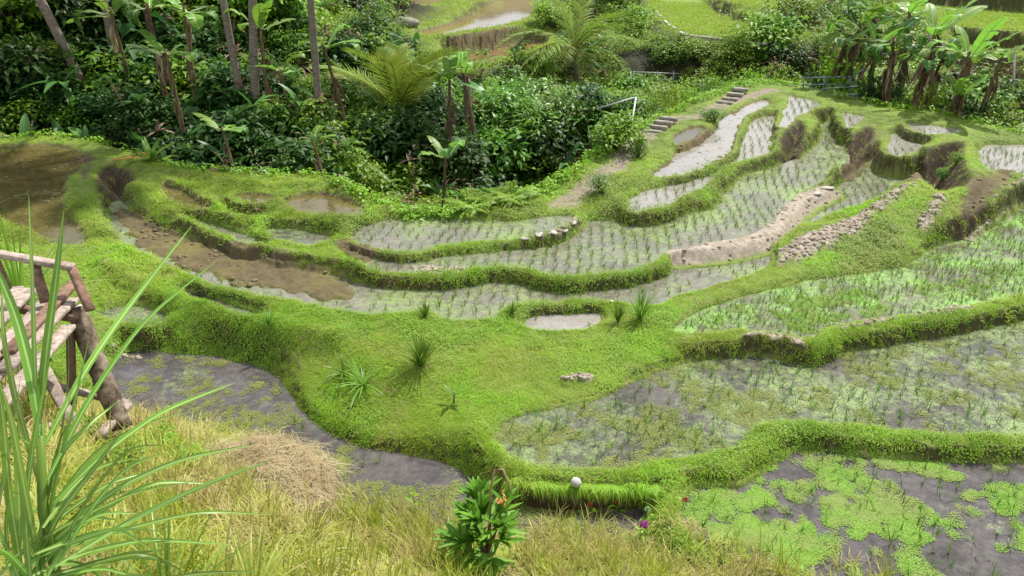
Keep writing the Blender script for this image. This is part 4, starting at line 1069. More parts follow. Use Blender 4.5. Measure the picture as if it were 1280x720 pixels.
# bushes: kind, px, py(base), radius m, label
BS = [('dark', 15, 130, 1.8, 'dark bush at the far left edge of the jungle'), ('small', 48, 160, 1.3, 'small-leaved bush just above the brown pond at far left'),
 ('dark', 95, 110, 1.6, 'dark bush below the ivy of the leaning trunk'), ('small', 72, 72, .55, 'bright ivy clump wrapped on the leaning palm trunk'),
 ('small', 90, 112, .6, 'narrow ivy clump hanging under the leaning trunk'), ('small', 110, 150, 1.2, 'fine-leaved bush left of the orange-tipped plant'),
 ('broad', 150, 120, 1.5, 'broad-leaved bush in the middle of the dark slope'), ('taro', 185, 88, 1.6, 'large glossy leaves below the slim grey trunk'),
 ('dark', 205, 130, 1.6, 'dark leafy bush above the orange-tipped plant'), ('broad', 242, 140, 1.6, 'bush with hanging heart leaves over the shaded bank'),
 ('broad', 275, 130, 1.5, 'vine-draped bush right of the hanging heart leaves'), ('taro', 262, 175, 1.1, 'dark glossy plant just behind the left terrace rim'),
 ('dark', 315, 150, 1.6, 'dark bush under the pale straight palm trunk'), ('small', 330, 105, 1.4, 'small-leaved bush between the two matching palm trunks\' feet'),
 ('lime', 350, 28, 2.0, 'sunlit lime bush at the slope top behind the trunks'), ('lime', 300, 22, 2.0, 'sunlit lime bush left of the straight pale trunk top'),
 ('lime', 405, 40, 1.7, 'sunlit lime bush at the foot of the brown upper terrace'), ('lime', 455, 58, 1.6, 'lime bush below the grey rock of the brown terrace'),
 ('small', 370, 80, 1.5, 'rounded bush left of the tallest thin trunk'), ('blue', 405, 150, 1.4, 'bluish bush at the foot of the tallest thin trunk'),
 ('small', 440, 150, 1.4, 'mid green bush left of the young coconut palm'), ('blue', 450, 190, 1.5, 'bluish fine-leaved bush low before the young palm'),
 ('dark', 380, 190, 1.3, 'dark bush directly above the green terrace rim'), ('taro', 345, 178, 1.2, 'dark broad-leaved plant at the shaded bank\'s foot'),
 ('dark', 500, 205, 1.6, 'dark bush under the young coconut palm'), ('broad', 535, 150, 1.2, 'broad-leaved bush between young palm and bare post'),
 ('dark', 545, 228, 1.7, 'darkest bush deep at the ravine\'s mouth'), ('taro', 575, 218, 1.4, 'glossy dark plant under the bare post'),
 ('broad', 610, 215, 1.6, 'leafy bush on the ravine side right of the post\'s foot'), ('blue', 620, 165, 1.7, 'bluish bush right of the bare post'),
 ('lime', 625, 122, 1.3, 'lime bush just below the rust-brown terrace'), ('lime', 660, 95, 1.6, 'lime bush left of the big coconut palm'),
 ('lime', 690, 130, 1.5, 'lime bush at the foot of the big coconut palm'), ('blue', 655, 150, 1.8, 'large bluish bush in the middle of the green slope'),
 ('blue', 645, 190, 1.8, 'large bluish bush beside the ravine\'s shadow'), ('dark', 670, 215, 1.6, 'dark bush hanging into the ravine by the path'),
 ('blue', 700, 165, 1.5, 'bluish bush left of the white-striped leaves'), ('lime', 745, 120, 1.0, 'lime bush at the dark cleft under the palm'),
 ('fern', 762, 98, 1.3, 'fern tuft at the edge of the dark cleft'), ('small', 775, 150, 1.4, 'bush right of the leaning white pole'),
 ('small', 768, 185, 1.2, 'bush between the white-striped leaves and the stone steps'), ('broad', 790, 128, 1.2, 'bush left of the clipped hedge'),
 ('small', 815, 118, 1.3, 'bush wedged between walkway and clipped hedge'), 
  
  ('hedge', 835, 75, 1.5, 'hedge bush under the white-kerbed terrace edge'),
 ('hedge', 870, 72, 1.5, 'hedge bush in the upper row below the white kerb'), ('hedge', 915, 72, 1.5, 'hedge bush at the right of the upper row'),
 ('broad', 965, 60, 1.6, 'leafy bush at the left of the banana grove'), ('small', 985, 30, 1.7, 'bush on the terrace edge above the banana grove'),
 ('dark', 980, 92, 1.2, 'dark bush left of the green railing'), ('lime', 1120, 60, 1.4, 'yellow-green bush in the top of the banana grove'),
 ('lime', 1135, 100, 1.2, 'yellow-green vine heap on the banana stems'), ('small', 1060, 40, 1.6, 'bush high up behind the banana leaves'),
 ('small', 1215, 145, 1.0, 'low bush right of the banana grove by the rim'), ('dark', 1262, 128, 1.0, 'dark bush by the thin pole at far right'),
 ('broad', 20, 40, 2.0, 'large shaded bush in the top left corner'), ('dark', 110, 40, 1.8, 'shaded bush between the first two palm trunks'),
 ('broad', 165, 30, 1.8, 'bush in the shade at the top right of the slim trunk'), ('small', 20, 92, 1.5, 'shaded bush above the far left pond bank'),
 ('lime', 385, 55, 1.5, 'lime bush behind the tallest thin trunk'), ('lime', 480, 100, 1.4, 'lime bush behind the young coconut palm\'s crown'),
 ('lime', 545, 112, 1.1, 'lime bush under the rust-coloured field wall'), ('small', 735, 60, 1.6, 'bush behind the big palm crown'), ('small', 790, 45, 1.8, 'bush left of the green upper terrace'),
 ('small', 770, 10, 2.0, 'bush at the top edge right of the palm crown'), ('lime', 700, 35, 1.6, 'bush behind the palm on the brown terrace side')]
for kd, px, py, s, lb in BS:
    b = gp(px, py); b[2] -= .15
    hd = kd == 'hedge'
    if 'ivy clump' in lb: p_ = TRK[0][2]; b = at_y(px, py, p_[1]-.15)
    o = bush(kd, b, s*(1.2 if b[1] < 40 else 1.4), lb, 'clipped hedge bushes' if hd else 'bushes on the jungle slope', sz=1.0 if not hd else .8, cat='hedge bush' if hd else 'plant' if kd == 'taro' else 'bush')
for px, top, lb in ((828, 104, 'clipped hedge bush nearest the walkway'), (856, 92, 'clipped hedge bush second from the walkway'), (884, 84, 'clipped hedge bush in the middle of the hedge'), (912, 80, 'clipped hedge bush fourth from the walkway'), (940, 80, 'clipped hedge bush nearest the banana grove')):
    b = on_ground(px, float(np.interp(az_of(px), RIM_A, RIM_D))+2.4); b[2] -= .1; h = at_y(px, top, b[1])[2]-b[2]
    t = bush('hedge', b, 1.35, lb, 'clipped hedge bushes', cat='hedge bush'); t.scale = (1.3, 1.3, max(.5, h/.85))
for px, top, kd, w_, lb in ((1012, 88, 'dark', 1.0, 'dark bush filling the gap left of the first banana stems'), (1052, 84, 'small', 1.1, 'bush tangled among the stems directly behind the green railing'), (1084, 92, 'dark', 1.0, 'dark bush between the banana stems right of the railing'), (1112, 84, 'small', 1.2, 'leafy tangle in the middle of the banana grove'),
   (1140, 98, 'lime', .9, 'yellow-green tangle low in the banana grove'), (1160, 70, 'small', 1.2, 'high leafy tangle behind the short young banana plant'), (1192, 112, 'dark', 1.0, 'dark bush at the foot of the grove\'s right end'), (1218, 116, 'small', 1.0, 'bush spreading right from the banana grove\'s foot'), (1030, 62, 'broad', 1.2, 'broad-leaved bush high behind the railing')):
    b = on_ground(px, float(np.interp(az_of(px), RIM_A, RIM_D))+random.uniform(1.6, 2.6)); h = max(.6, at_y(px, top, b[1])[2]-b[2])
    t = bush(kd, b, w_, lb, 'bushes in the banana grove'); t.scale = (w_, w_, h/.95)
# ferns
FE = [(470, 215, .9, 'fern on the terrace rim left of the dark ravine'), (440, 222, .8, 'fern above the brown drained strip'), (500, 236, .8, 'fern at the very edge of the dark ravine'),
 (590, 262, .7, 'fern overhanging the terrace right of the ravine'), (615, 256, .7, 'second fern right of the ravine along the rim'), (640, 250, .7, 'fern where the path edge meets the rim'), (680, 232, .6, 'fern beside the earthen path')]
for px, py, s, lb in FE:
    t = empty('fern', gp(px, py), random.uniform(0, 6), lb, 'fern', 'ferns along the ravine edge'); t.scale = (s,)*3; part('foliage', BV['fern'][0][0], t)
# marked plants
def plant(name, px, py, me, s, label, cat, extra=None, loc=None):
    t = empty(name, hit(px, py) if loc is None else loc, random.uniform(0, 6), label, cat); t.scale = (s,)*3
    part('foliage', me, t)
    if extra: part(*extra, t)
    return t
t = plant('ginger_plant', 190, 200, rosette_plant(9, .75, .12, 'banana_light'), 1.2, 'light green plant with orange leaf tips on the left terrace rim', 'plant')
part('orange_leaf', rosette_plant(3, .8, .07, 'orange_leaf', (.2, .5), 'orange_leaf'), t)
t = plant('ginger_plant', 240, 200, rosette_plant(6, .8, .16, 'banana_light', (.5, 1.2)), 1.15, 'two-tone broad plant with a reddened tip, right of the orange-tipped one', 'plant')
part('orange_leaf', rosette_plant(1, .8, .1, 'orange_leaf', (.2, .3), 'orange_leaf'), t)
plant('striped_reed', 738, 196, rosette_plant(34, 1.5, .06, 'variegated', (.6, 1.4), arch=1.1), 1.15, 'clump of white-striped long leaves beside the ravine path', 'reed')
for px, py, kd, s, lb, pr in ((752, 242, 'blue', .42, 'small round bush on the terraces below the path', 0), (797, 198, 'small', .42, 'narrow upright bush standing beside the path steps', 1), (893, 152, 'small', .5, 'rounded bush at the bend of the earthen path', 0),
   (1178, 225, 'small', .35, 'low weed bush on the hollow\'s floor at right', 0), (1195, 205, 'small', .35, 'weed bush hugging the hollow\'s right bank', 0)):
    bush(kd, hit(px, py), s, lb, None, sz=1.9 if pr else 1.1)
def clump(px, py, n, L, w, s, label, mat='reed_leaf', el=(.95, 1.52), name='grass_clump', loc=None, arch=.6):
    t = empty(name, hit(px, py) if loc is None else loc, 0, label, 'grass clump', 'grass clumps on the meadow'); t.scale = (s,)*3
    me = rosette_plant(n, L, w, mat, el, 'blades', arch); part('blades', me, t); return t
clump(527, 462, 110, .55, .014, 1., 'large upright grass clump in the middle of the meadow', 'dark_grass')
clump(800, 402, 90, .6, .014, 1., 'tall grass clump at the right end of the small pond')
clump(772, 404, 50, .4, .012, 1., 'shorter grass clump touching the small pond\'s corner', 'dark_grass')
clump(455, 482, 45, .45, .014, 1., 'loose blue-green grass clump left of the large one', 'reed_leaf', (.4, 1.3))
clump(430, 470, 35, .4, .014, 1., 'sparse grass clump on the left slope of the meadow', 'reed_leaf', (.4, 1.3))
clump(338, 412, 40, .35, .012, 1., 'bright grass clump at the left end of the meadow', 'reed_leaf')
clump(532, 398, 60, .28, .012, 1., 'dense grass clump at the bund end by the muddy strip', 'dark_grass')
clump(640, 396, 40, .25, .012, 1., 'dense grass clump left of the small pond', 'dark_grass')

# sprout, herb, ball, flowers, shrub
b = hit(567, 505); t = empty('sprout', b, 0, 'small dark sprout with three leaves on the meadow', 'sprout')
m = MB(); m.add(*tube([(0, 0, -.02), (.01, 0, .1), (0, .01, .16)], [.012, .01, .006], 6)); part('stem', m.mesh('stem', LEAF['twig']), t)
for a, e in ((.2, .9), (2.5, .9), (4.4, 1.2), (5.6, .5)):
    m = MB(); m.add(*leaf((0, 0, .12), (math.cos(a), math.sin(a), e), (0, 0, 1), .2, .08)); part('leaf', m.mesh('leaf', LEAF['shrub_leaf']), t)
b = hit(720, 612); b = at_t(720, 603, np.linalg.norm(b-[0, 0, CZ])/np.linalg.norm(ray(720, 603))-.1)
g = Zat(b[0], b[1]); 
import bmesh
bm = bmesh.new(); bmesh.ops.create_icosphere(bm, subdivisions=4, radius=.058)
for v in bm.verts: v.co *= 1+.03*math.sin(v.co.x*90)*math.sin(v.co.y*80+v.co.z*70)
for f in bm.faces: f.smooth = True
me = bpy.data.meshes.new('white_ball'); bm.to_mesh(me); bm.free(); me.materials.append(LEAF['white_foam'])
o = tag(link('white_ball', me, None, (b[0], b[1], max(g+.10, b[2]))), 'small white ball resting on the grass bund above the dark undercut', 'ball')

def flower(px, py, h, mat, label, size=.03, n=16, lf=4):
    b = hit(px, py+8); t = empty('flower', b, random.uniform(0, 6), label, 'flower', 'flowers at the near pond edge')
    top = np.array([random.uniform(-.04, .04), random.uniform(-.04, .04), h]); m = MB(); m.add(*tube([(0, 0, -.05), top*.5, top], [.004, .003, .003], 5)); part('stem', m.mesh('stem', LEAF['shrub_leaf']), t)
    m = MB()
    for i in range(n*3):
        d = Vector((random.gauss(0, 1), random.gauss(0, 1), random.gauss(.3, 1))).normalized()
        m.add(*leaf(top+np.array(d)*size*.3, d, (d.y, -d.x, .5), size, size*.5), rnd=random.random())
    part('bloom', m.mesh('bloom', LEAF[mat]), t)
    for k in range(lf):
        a = random.uniform(0, 6.3); m = MB(); m.add(*leaf(top*random.uniform(.3, .9), (math.cos(a), math.sin(a), .3), (0, 0, 1), .12, .04)); part('leaf', m.mesh('leaf', LEAF['jungle_lime']), t)
flower(803, 668, .22, 'pink_petal', 'round purple-pink flower head in the near grass', .042, 26)
flower(806, 652, .22, 'variegated', 'pale lilac flower just above the purple-pink one', .035)
flower(771, 645, .22, 'red_petal', 'reddish flower spike before the dark undercut', .032)
flower(740, 648, .2, 'red_petal', 'smaller reddish flower left of the other red spike', .028)
flower(852, 630, .15, 'red_petal', 'deep pink flower at the corner of the weedy pond', .03, lf=2)

b = hit(607, 712); t = empty('leafy_shrub', b, 0, 'dense leafy shrub on dark stems at the bottom of the picture', 'shrub'); t.scale = (.95, .95, 1.1)
m = MB()
for k in range(6):
    a = k*1.1; m.add(*tube([(.05*math.cos(a), .05*math.sin(a), -.3), (.03*math.cos(a), .03*math.sin(a), .2), (.13*math.cos(a), .13*math.sin(a), .5)], [.026, .02, .012], 7))
part('stem', m.mesh('stem', LEAF['twig']), t)
m = MB()
for k in range(24):
    a = random.uniform(0, 2*PI); r = .27*math.sqrt(random.random()); c = np.array([math.cos(a)*r, math.sin(a)*r, random.uniform(.28, .62)])
    for i in range(15):
        aa = a+random.gauss(0, 1.0); e = random.uniform(.2, 1.45) if c[2] > .4 else random.uniform(-.5, .8); l = random.uniform(.7, 1.2); P = [c, c+l*np.array([math.cos(aa)*math.cos(e), math.sin(aa)*math.cos(e), math.sin(e)])*.1, c+l*np.array([math.cos(aa)*math.cos(e)*1.25, math.sin(aa)*math.cos(e)*1.25, math.sin(e)*.8])*.2]
        V, F, M = ribbon(P, .048, 4, face=(0, 0, 1)); m.add(V, F)
part('foliage', m.mesh('foliage', LEAF['shrub_leaf']), t)
m = MB(); m.add(*tube([(.05, 0, .5), (.06, .02, .85), (.10, .02, 1.02), (.17, .02, 1.03), (.22, .02, .9), (.25, .03, .78)], [.010, .011, .012, .011, .009, .006], 7)); part('dry_stalk', m.mesh('dry_stalk', LEAF['straw']), t, label='bent pale dry stalk looping over the shrub')
m = MB()
for k in range(16):
    a = random.uniform(0, 6.3); m.add(*leaf((.16+random.uniform(-.05, .05), random.uniform(-.05, .05), .72+random.uniform(-.04, .06)), (math.cos(a), math.sin(a), .4), (0, 0, 1), .06, .015))
part('dry_flower', m.mesh('dry_flower', LEAF['orange_leaf']), t)
b = hit(518, 655); t = empty('young_herb', b, 0, 'young herb with paired light leaves against the dark stream', 'herb')
m = MB(); m.add(*tube([(0, 0, -.05), (.01, 0, .25), (0, 0, .46)], [.007, .006, .004], 6)); part('stem', m.mesh('stem', LEAF['jungle_lime']), t)
for k in range(5):
    for sg in (0, PI):
        a = k*1.2+sg; m = MB(); m.add(*leaf((0, 0, .14+.075*k), (math.cos(a), math.sin(a), .35), (0, 0, 1), .12-.012*k, .065)); part('leaf', m.mesh('leaf', LEAF['jungle_lime']), t)

# dry heap and weeds on the near bank
b = hit(305, 606); m = MB(); n1, n2 = 40, 16; V = []; F = []
for i in range(n2+1):
    for j in range(n1):
        a = 2*PI*j/n1; r = math.sin(PI/2*i/n2); V.append((math.cos(a)*r*.85, math.sin(a)*r*.75, math.cos(PI/2*i/n2)*.34-.12))
V = np.array(V); V[:, 2] += (fbm(V[:, 0]*4+9, V[:, 1]*4+9, 3, 7)-.5)*.2; V[:, :2] *= (1+(fbm(V[:, 0]*2+3, V[:, 1]*2, 2, 8)-.5)*.3)[:, None]
for i in range(n2):
    for j in range(n1): F.append([i*n1+j, (i+1)*n1+j, (i+1)*n1+(j+1) % n1, i*n1+(j+1) % n1])
m.add(V, np.array(F), rnd=.1)
for i in range(2600):
    a = random.uniform(0, 2*PI); th = math.asin(math.sqrt(random.random())); r = math.sin(th); d = random.uniform(0, 2*PI)
    m.add(*blade((math.cos(a)*r*.86, math.sin(a)*r*.76, math.cos(th)*.34-.10+random.uniform(-.05, .05)), (math.cos(d), math.sin(d), random.uniform(-.2, .5)), random.uniform(.1, .3), .007, .6, 3), rnd=random.random())
o = m.mesh('dry_grass_heap', LEAF['brown_straw']); tag(link('dry_grass_heap', o, None, b), 'rounded heap of dry brown cut grass beside the dark stream', 'grass heap')
for px, py, s, lb in ((205, 575, .36, 'light green broad weeds between the platform and the dry heap'), (150, 600, .33, 'yellow-green weed bush right of the tall reed stem'), (120, 560, .3, 'weeds under the wooden platform\'s end'), (235, 590, .26, 'weeds touching the left of the dry heap')):
    bush('lime', hit(px, py), s, lb, 'weed bushes on the near bank', 'weed', 1.1, 'weed')

# ------------------------------------------------------------------ wooden platform and log
def T_(px, py, t): return at_t(px, py, t)
ref = T_(92, 350, 6.6); plat = empty('wooden_platform', (ref[0]-.5, ref[1], Zat(ref[0]-.5, ref[1])), 0, 'rickety platform of grey planks with a handrail at the left edge', 'platform')
PL = Vector(plat.location)
def board(name, a, b, w, h, mat='wood_grey', roll=0, label=None):
    m = MB(); m.add(*beam(np.array(a)-PL, np.array(b)-PL, w, h, roll)); return part(name, m.mesh(name, LEAF[mat]), plat, label=label)
board('handrail', T_(-60, 307, 6.3), T_(92, 334, 6.5), .085, .05)
board('rail_post', T_(43, 330, 6.45), T_(57, 378, 6.45), .075, .05, 'wood_brown', .3)
board('rail_post', T_(-8, 322, 6.4), T_(8, 362, 6.4), .075, .05, 'wood_brown', .3)
board('brace', T_(89, 334, 6.5), T_(113, 388, 6.45), .075, .045, 'wood_brown', .4)
zd = T_(90, 375, 6.6)[2]
def Dk(px, py, dz=0): r = ray(px, py); t = (zd+dz-CZ)/r[2]; return at_t(px, py, t)
for k, (a, b, w, mt, dz) in enumerate([((-60, 460), (38, 362), .13, 'wood_grey', 0), ((-60, 430), (22, 360), .13, 'wood_grey', .01), ((-30, 472), (56, 376), .10, 'wood_grey', -.02), ((10, 440), (94, 352), .10, 'wood_brown', .05), ((5, 462), (90, 374), .13, 'wood_grey', .01), ((-30, 540), (86, 408), .12, 'wood_grey', -.05), ((-60, 530), (60, 400), .10, 'wood_grey', -.04), ((-60, 500), (30, 405), .12, 'wood_grey', -.01)]):
    board('plank', Dk(*a, dz), Dk(*b, dz), w, .035, mt, random.uniform(-.08, .08))
board('beam', Dk(10, 384, -.07), Dk(95, 397, -.07), .07, .07, 'wood_brown')
board('beam', Dk(-60, 440, -.09), Dk(60, 448, -.09), .07, .07, 'wood_brown')
board('leg', T_(88, 412, 6.5), T_(90, 505, 6.6), .06, .06, 'wood_brown')
board('leg', T_(36, 415, 6.0), T_(40, 500, 6.2), .06, .06, 'wood_brown')
board('leg', T_(54, 460, 6.3), T_(94, 535, 6.2), .09, .05)
board('lower_beam', T_(66, 482, 6.5), T_(162, 505, 6.9), .07, .05)
board('lower_beam', T_(10, 520, 6.0), T_(100, 543, 6.3), .07, .05)
board('lower_beam', T_(124, 545, 6.3), T_(160, 506, 6.85), .08, .05)
a = T_(94, 386, 6.55); b = T_(147, 520, 6.6); t = empty('log_post', b, 0, 'leaning lichen-spotted log supporting the platform\'s end', 'log post')
m = MB(); d = a-b; P = [d*(i/11)-d*.12*(1-i/11) for i in range(12)]; V, F = tube(P, [.085*(1+.08*math.sin(i*2.3)) for i in range(12)], 16)
nn = fbm(V[:, 0]*14+V[:, 2]*9, V[:, 1]*14+V[:, 2]*9, 3, 17); V = V+(nn-.5)[:, None]*.02; m.add(V, F); part('trunk', m.mesh('trunk', LEAF['log_bark'], True), t)
m = MB(); m.add(*tube([d, d*1.01+np.array([0, 0, .012])], [.07, .06], 14)); part('cut_top', m.mesh('cut_top', LEAF['stone']), t)

# ------------------------------------------------------------------ tall foreground reed
TT = 2.35
base = T_(52, 760, TT); base[2] = min(base[2], Zat(base[0], base[1])+.02)
rd = empty('tall_reed', base, 0, 'tall reed with long arching leaves in the lower left corner', 'reed'); RB = np.array(base)
m = MB(); m.add(*tube([RB*0, T_(54, 640, TT)-RB, T_(50, 530, TT)-RB], [.017, .016, .012], 10)); part('stem', m.mesh('stem', LEAF['reed_leaf'], True), rd)
LV = [([(50, 545), (42, 480), (22, 400), (-4, 335), (-30, 300)], .042, 0), ([(48, 545), (58, 440), (70, 350), (80, 262)], .034, 0), ([(54, 560), (108, 460), (165, 378), (240, 282)], .030, .5),
 ([(60, 600), (110, 500), (180, 400), (272, 325)], .026, .4), ([(46, 545), (43, 430), (40, 330), (36, 245)], .018, 0), ([(56, 640), (125, 570), (200, 515), (295, 478)], .030, .3),
 ([(54, 690), (140, 612), (225, 573), (322, 555)], .024, .3), ([(40, 720), (100, 692), (180, 674), (278, 680)], .022, .2), ([(46, 700), (75, 640), (115, 590), (158, 532)], .026, 0),
 ([(30, 730), (12, 620), (4, 520), (-8, 440)], .036, -.2), ([(48, 700), (30, 610), (14, 520), (-4, 470)], .030, -.3), ([(54, 660), (95, 602), (130, 580), (175, 572)], .022, .2),
 ([(52, 710), (90, 660), (130, 640), (172, 642)], .018, .1), ([(48, 560), (20, 545), (-10, 560), (-30, 600)], .022, -.2), ([(40, 740), (30, 640), (44, 540), (62, 455)], .028, -.1),
 ([(50, 720), (84, 700), (120, 712), (150, 750)], .022, .3), ([(45, 730), (10, 690), (-20, 680), (-50, 700)], .026, -.3), ([(54, 620), (80, 560), (118, 525), (150, 500)], .020, .3)]
LV += [([(50, 720), (70, 600), (95, 500), (112, 420)], .022, .1), ([(30, 760), (60, 680), (110, 630), (165, 612)], .02, .2), ([(20, 760), (50, 700), (95, 650), (120, 600)], .018, .2), ([(-10, 760), (-4, 640), (14, 560), (26, 470)], .03, 0),
 ([(10, 760), (26, 660), (20, 560), (28, 500)], .03, .1), ([(0, 760), (50, 730), (110, 728), (170, 740)], .02, .1), ([(45, 690), (75, 560), (88, 470), (84, 400)], .016, .2), ([(48, 600), (20, 500), (4, 420), (2, 360)], .028, .1), ([(20, 740), (60, 640), (120, 560), (200, 520), (240, 515)], .018, .3)]
for k in range(26):
    x0 = random.uniform(-10, 75); ang = random.uniform(-.5, 1.3); L_ = random.uniform(120, 300); q0 = (x0, random.uniform(690, 780)); dr = random.uniform(0, 90)
    LV.append(([q0, (q0[0]+L_*.4*math.sin(ang), q0[1]-L_*.4*math.cos(ang)), (q0[0]+L_*.75*math.sin(ang)+10, q0[1]-L_*.7*math.cos(ang)), (q0[0]+L_*math.sin(ang)+30, q0[1]-L_*.9*math.cos(ang)+dr*.5)], random.uniform(.012, .022), random.uniform(-.1, .4)))
for pl, w, dt in LV:
    n = len(pl); m = MB(); pts = [T_(a, b, TT+dt*(i/(n-1))+random.uniform(-.04, .04))-RB for i, (a, b) in enumerate(pl)]
    add_ribbon(m, pts, w*.8, n=16, face=(random.uniform(-.3, .3), -.7, .7), twist=random.uniform(-.6, .6)); part('leaf', m.mesh('leaf', [LEAF['reed_leaf'], LEAF['midrib']], True), rd)
def reed(px, py, n, L, w, label, loc=None):
    b = hit(px, py) if loc is None else loc; t = empty('reed_clump', b, 0, label, 'reed clump', 'reed clumps on the near bank')
    part('blades', rosette_plant(n, L, w, 'reed_leaf', (.7, 1.5), 'blades'), t)
q = at_t(25, 372, 7.6); reed(0, 0, 40, 1.2, .03, 'reed clump standing behind the platform\'s handrail', (q[0], q[1], q[2]-.15))
q = at_t(-5, 420, 7.0); reed(0, 0, 30, 1.2, .03, 'reed clump cut by the left edge of the picture', (q[0]-.2, q[1], q[2]-.2))
q = on_ground(60, 3.2); reed(0, 0, 30, .7, .018, 'low reed clump around the tall reed\'s foot', q)
for px, d, lb in ((210, 3.6, 'bank grass clump right of the tall reed'), (330, 3.9, 'bank grass clump below the dry heap'), (450, 4.1, 'bank grass clump left of the leafy shrub'), (700, 4.2, 'bank grass clump right of the leafy shrub'), (820, 4.6, 'bank grass clump under the purple-pink flower')):
    t = empty('grass_clump', on_ground(px, d), 0, lb, 'grass clump', 'grass clumps on the near bank'); part('blades', rosette_plant(34, .55, .016, 'tall_grass', (.8, 1.5), 'blades', .5), t)

# ------------------------------------------------------------------ built things beyond the ravine
b = on_ground(1040, float(np.interp(az_of(1040), RIM_A, RIM_D))+1.3); D = b[1]; e0 = at_y(1000, 112, D); e1 = at_y(1075, 122, D)
sl = empty('bridge', ((e0+e1)/2), 0, 'small concrete footbridge with thin green railings before the banana grove', 'footbridge')
S0 = np.array(sl.location)
m = MB(); m.add(*beam(e0-S0+[0, .5, -.1], e1-S0+[.3, .5, -.1], 1.3, .14)); part('deck', m.mesh('deck', LEAF['concrete']), sl)
def rod(name, a, b, r, mat, parent, O):
    m = MB(); m.add(*tube([np.array(a)-O, np.array(b)-O], [r, r], 6)); return part(name, m.mesh(name, LEAF[mat]), parent)
for y0 in (97, 106): rod('rail', at_y(1004, y0, D), at_y(1062, y0-1, D), .022, 'metal_teal', sl, S0)
rod('rail', at_y(1028, 111, D-.4), at_y(1074, 108, D-.4), .026, 'metal_teal', sl, S0); rod('rail', at_y(1028, 119, D-.6), at_y(1074, 118, D-.6), .026, 'metal_teal', sl, S0)
for px in (1004, 1030, 1062): rod('rail_post', at_y(px, 95, D), at_y(px, 116, D), .025, 'metal_teal', sl, S0)
rod('rail', at_y(1062, 98, D), at_y(1080, 86, D+1), .022, 'metal_teal', sl, S0); rod('rail', at_y(1062, 106, D), at_y(1080, 94, D+1), .022, 'metal_teal', sl, S0)

b = gp(797, 106); D = b[1]; O = at_y(797, 106, D); wk = empty('walkway', O, 0, 'narrow concrete walkway with white rails left of the clipped hedge', 'walkway')
m = MB(); V = np.array([at_y(790, 107, D-.5), at_y(806, 107, D-.5), at_y(801, 82, D+5), at_y(789, 82, D+5)])-O; V[:, 2] += .1; V2 = V-[0, 0, .25]; VV = np.vstack([V, V2])
m.add(VV, np.array([[0, 1, 2, 3], [0, 4, 5, 1], [1, 5, 6, 2], [0, 3, 7, 4], [2, 6, 7, 3], [4, 7, 6, 5]])); part('slab', m.mesh('slab', LEAF['concrete']), wk)
rod('rail', at_y(787, 70, D+3), at_y(789, 100, D-.4), .03, 'metal_white', wk, O); rod('rail', at_y(790, 74, D+3), at_y(792, 104, D-.4), .03, 'metal_white', wk, O)
rod('rail', at_y(792, 90, D), at_y(848, 92, D), .03, 'metal_white', wk, O); rod('rail', at_y(792, 99, D), at_y(842, 100, D), .03, 'metal_white', wk, O)
for px in (792, 822, 842): rod('rail_post', at_y(px, 89, D), at_y(px, 108, D), .03, 'metal_white', wk, O)
c = at_y(819, 70, D+2.5); O2 = np.array([c[0], c[1], Zat(c[0], c[1])]); pa = empty('parasol', O2, 0, 'small tan domed parasol beside the walkway', 'parasol')
m = MB(); R0 = .42; V = [(0, 0, .22)]; F = []
for i in range(1, 6):
    for j in range(16): a = 2*PI*j/16; th = i/5*1.35; V.append((math.cos(a)*R0*math.sin(th), math.sin(a)*R0*math.sin(th), .24*math.cos(th)))
F = [[0, 1+j, 1+(j+1) % 16] for j in range(16)]; V = np.array(V)+(c-O2)
Q = np.array([[1+(i-1)*16+j, 1+i*16+j, 1+i*16+(j+1) % 16, 1+(i-1)*16+(j+1) % 16] for i in range(1, 5) for j in range(16)])
F = np.concatenate([np.array(F), Q[:, [0, 1, 2]], Q[:, [0, 2, 3]]])
m.add(V, F); part('canopy', m.mesh('canopy', LEAF['tan_cloth'], True), pa)
m = MB(); m.add(*tube([(0, 0, -.2), c-O2+[0, 0, .15]], [.03, .025], 8)); part('pole', m.mesh('pole', LEAF['wood_grey']), pa)
# white poles at the ravine
a, b2 = at_y(795, 122, 25), at_y(788, 165, 23.2); t = empty('white_pole', b2, 0, 'thin white pole leaning on the ravine side', 'pole'); rod('shaft', a, b2, .028, 'metal_white', t, b2)
a, b2 = at_y(746, 136, 25), at_y(793, 122, 25); t = empty('white_pole', a, 0, 'thin white pole lying across the dark cleft', 'pole'); rod('shaft', a, b2, .026, 'metal_white', t, a)
for pa_, pb_, r, lb, dd in (((1243, 158), (1300, 158), .03, 'pale horizontal pole at the right edge behind the rim', 0), ((1268, 60), (1266, 165), .035, 'thin upright grey pole near the right edge', 0)):
    D = hit(1255, 150, 8)[1]+.5; a, b2 = at_y(*pa_, D), at_y(*pb_, D); t = empty('pole', b2, 0, lb, 'pole'); rod('shaft', a, b2, r, 'stone', t, b2)
# dry brown shrub at the right edge
fo = bush_mesh(900, .07, .03, 'dead_leaf', 7, .9); D = hit(1268, 140, 8); t = empty('dry_shrub', D, 0, 'brown dry shrub at the right edge of the terraces', 'shrub'); t.scale = (1.1, 1.1, 2.2); part('foliage', fo[0], t); part('stem', fo[1], t)
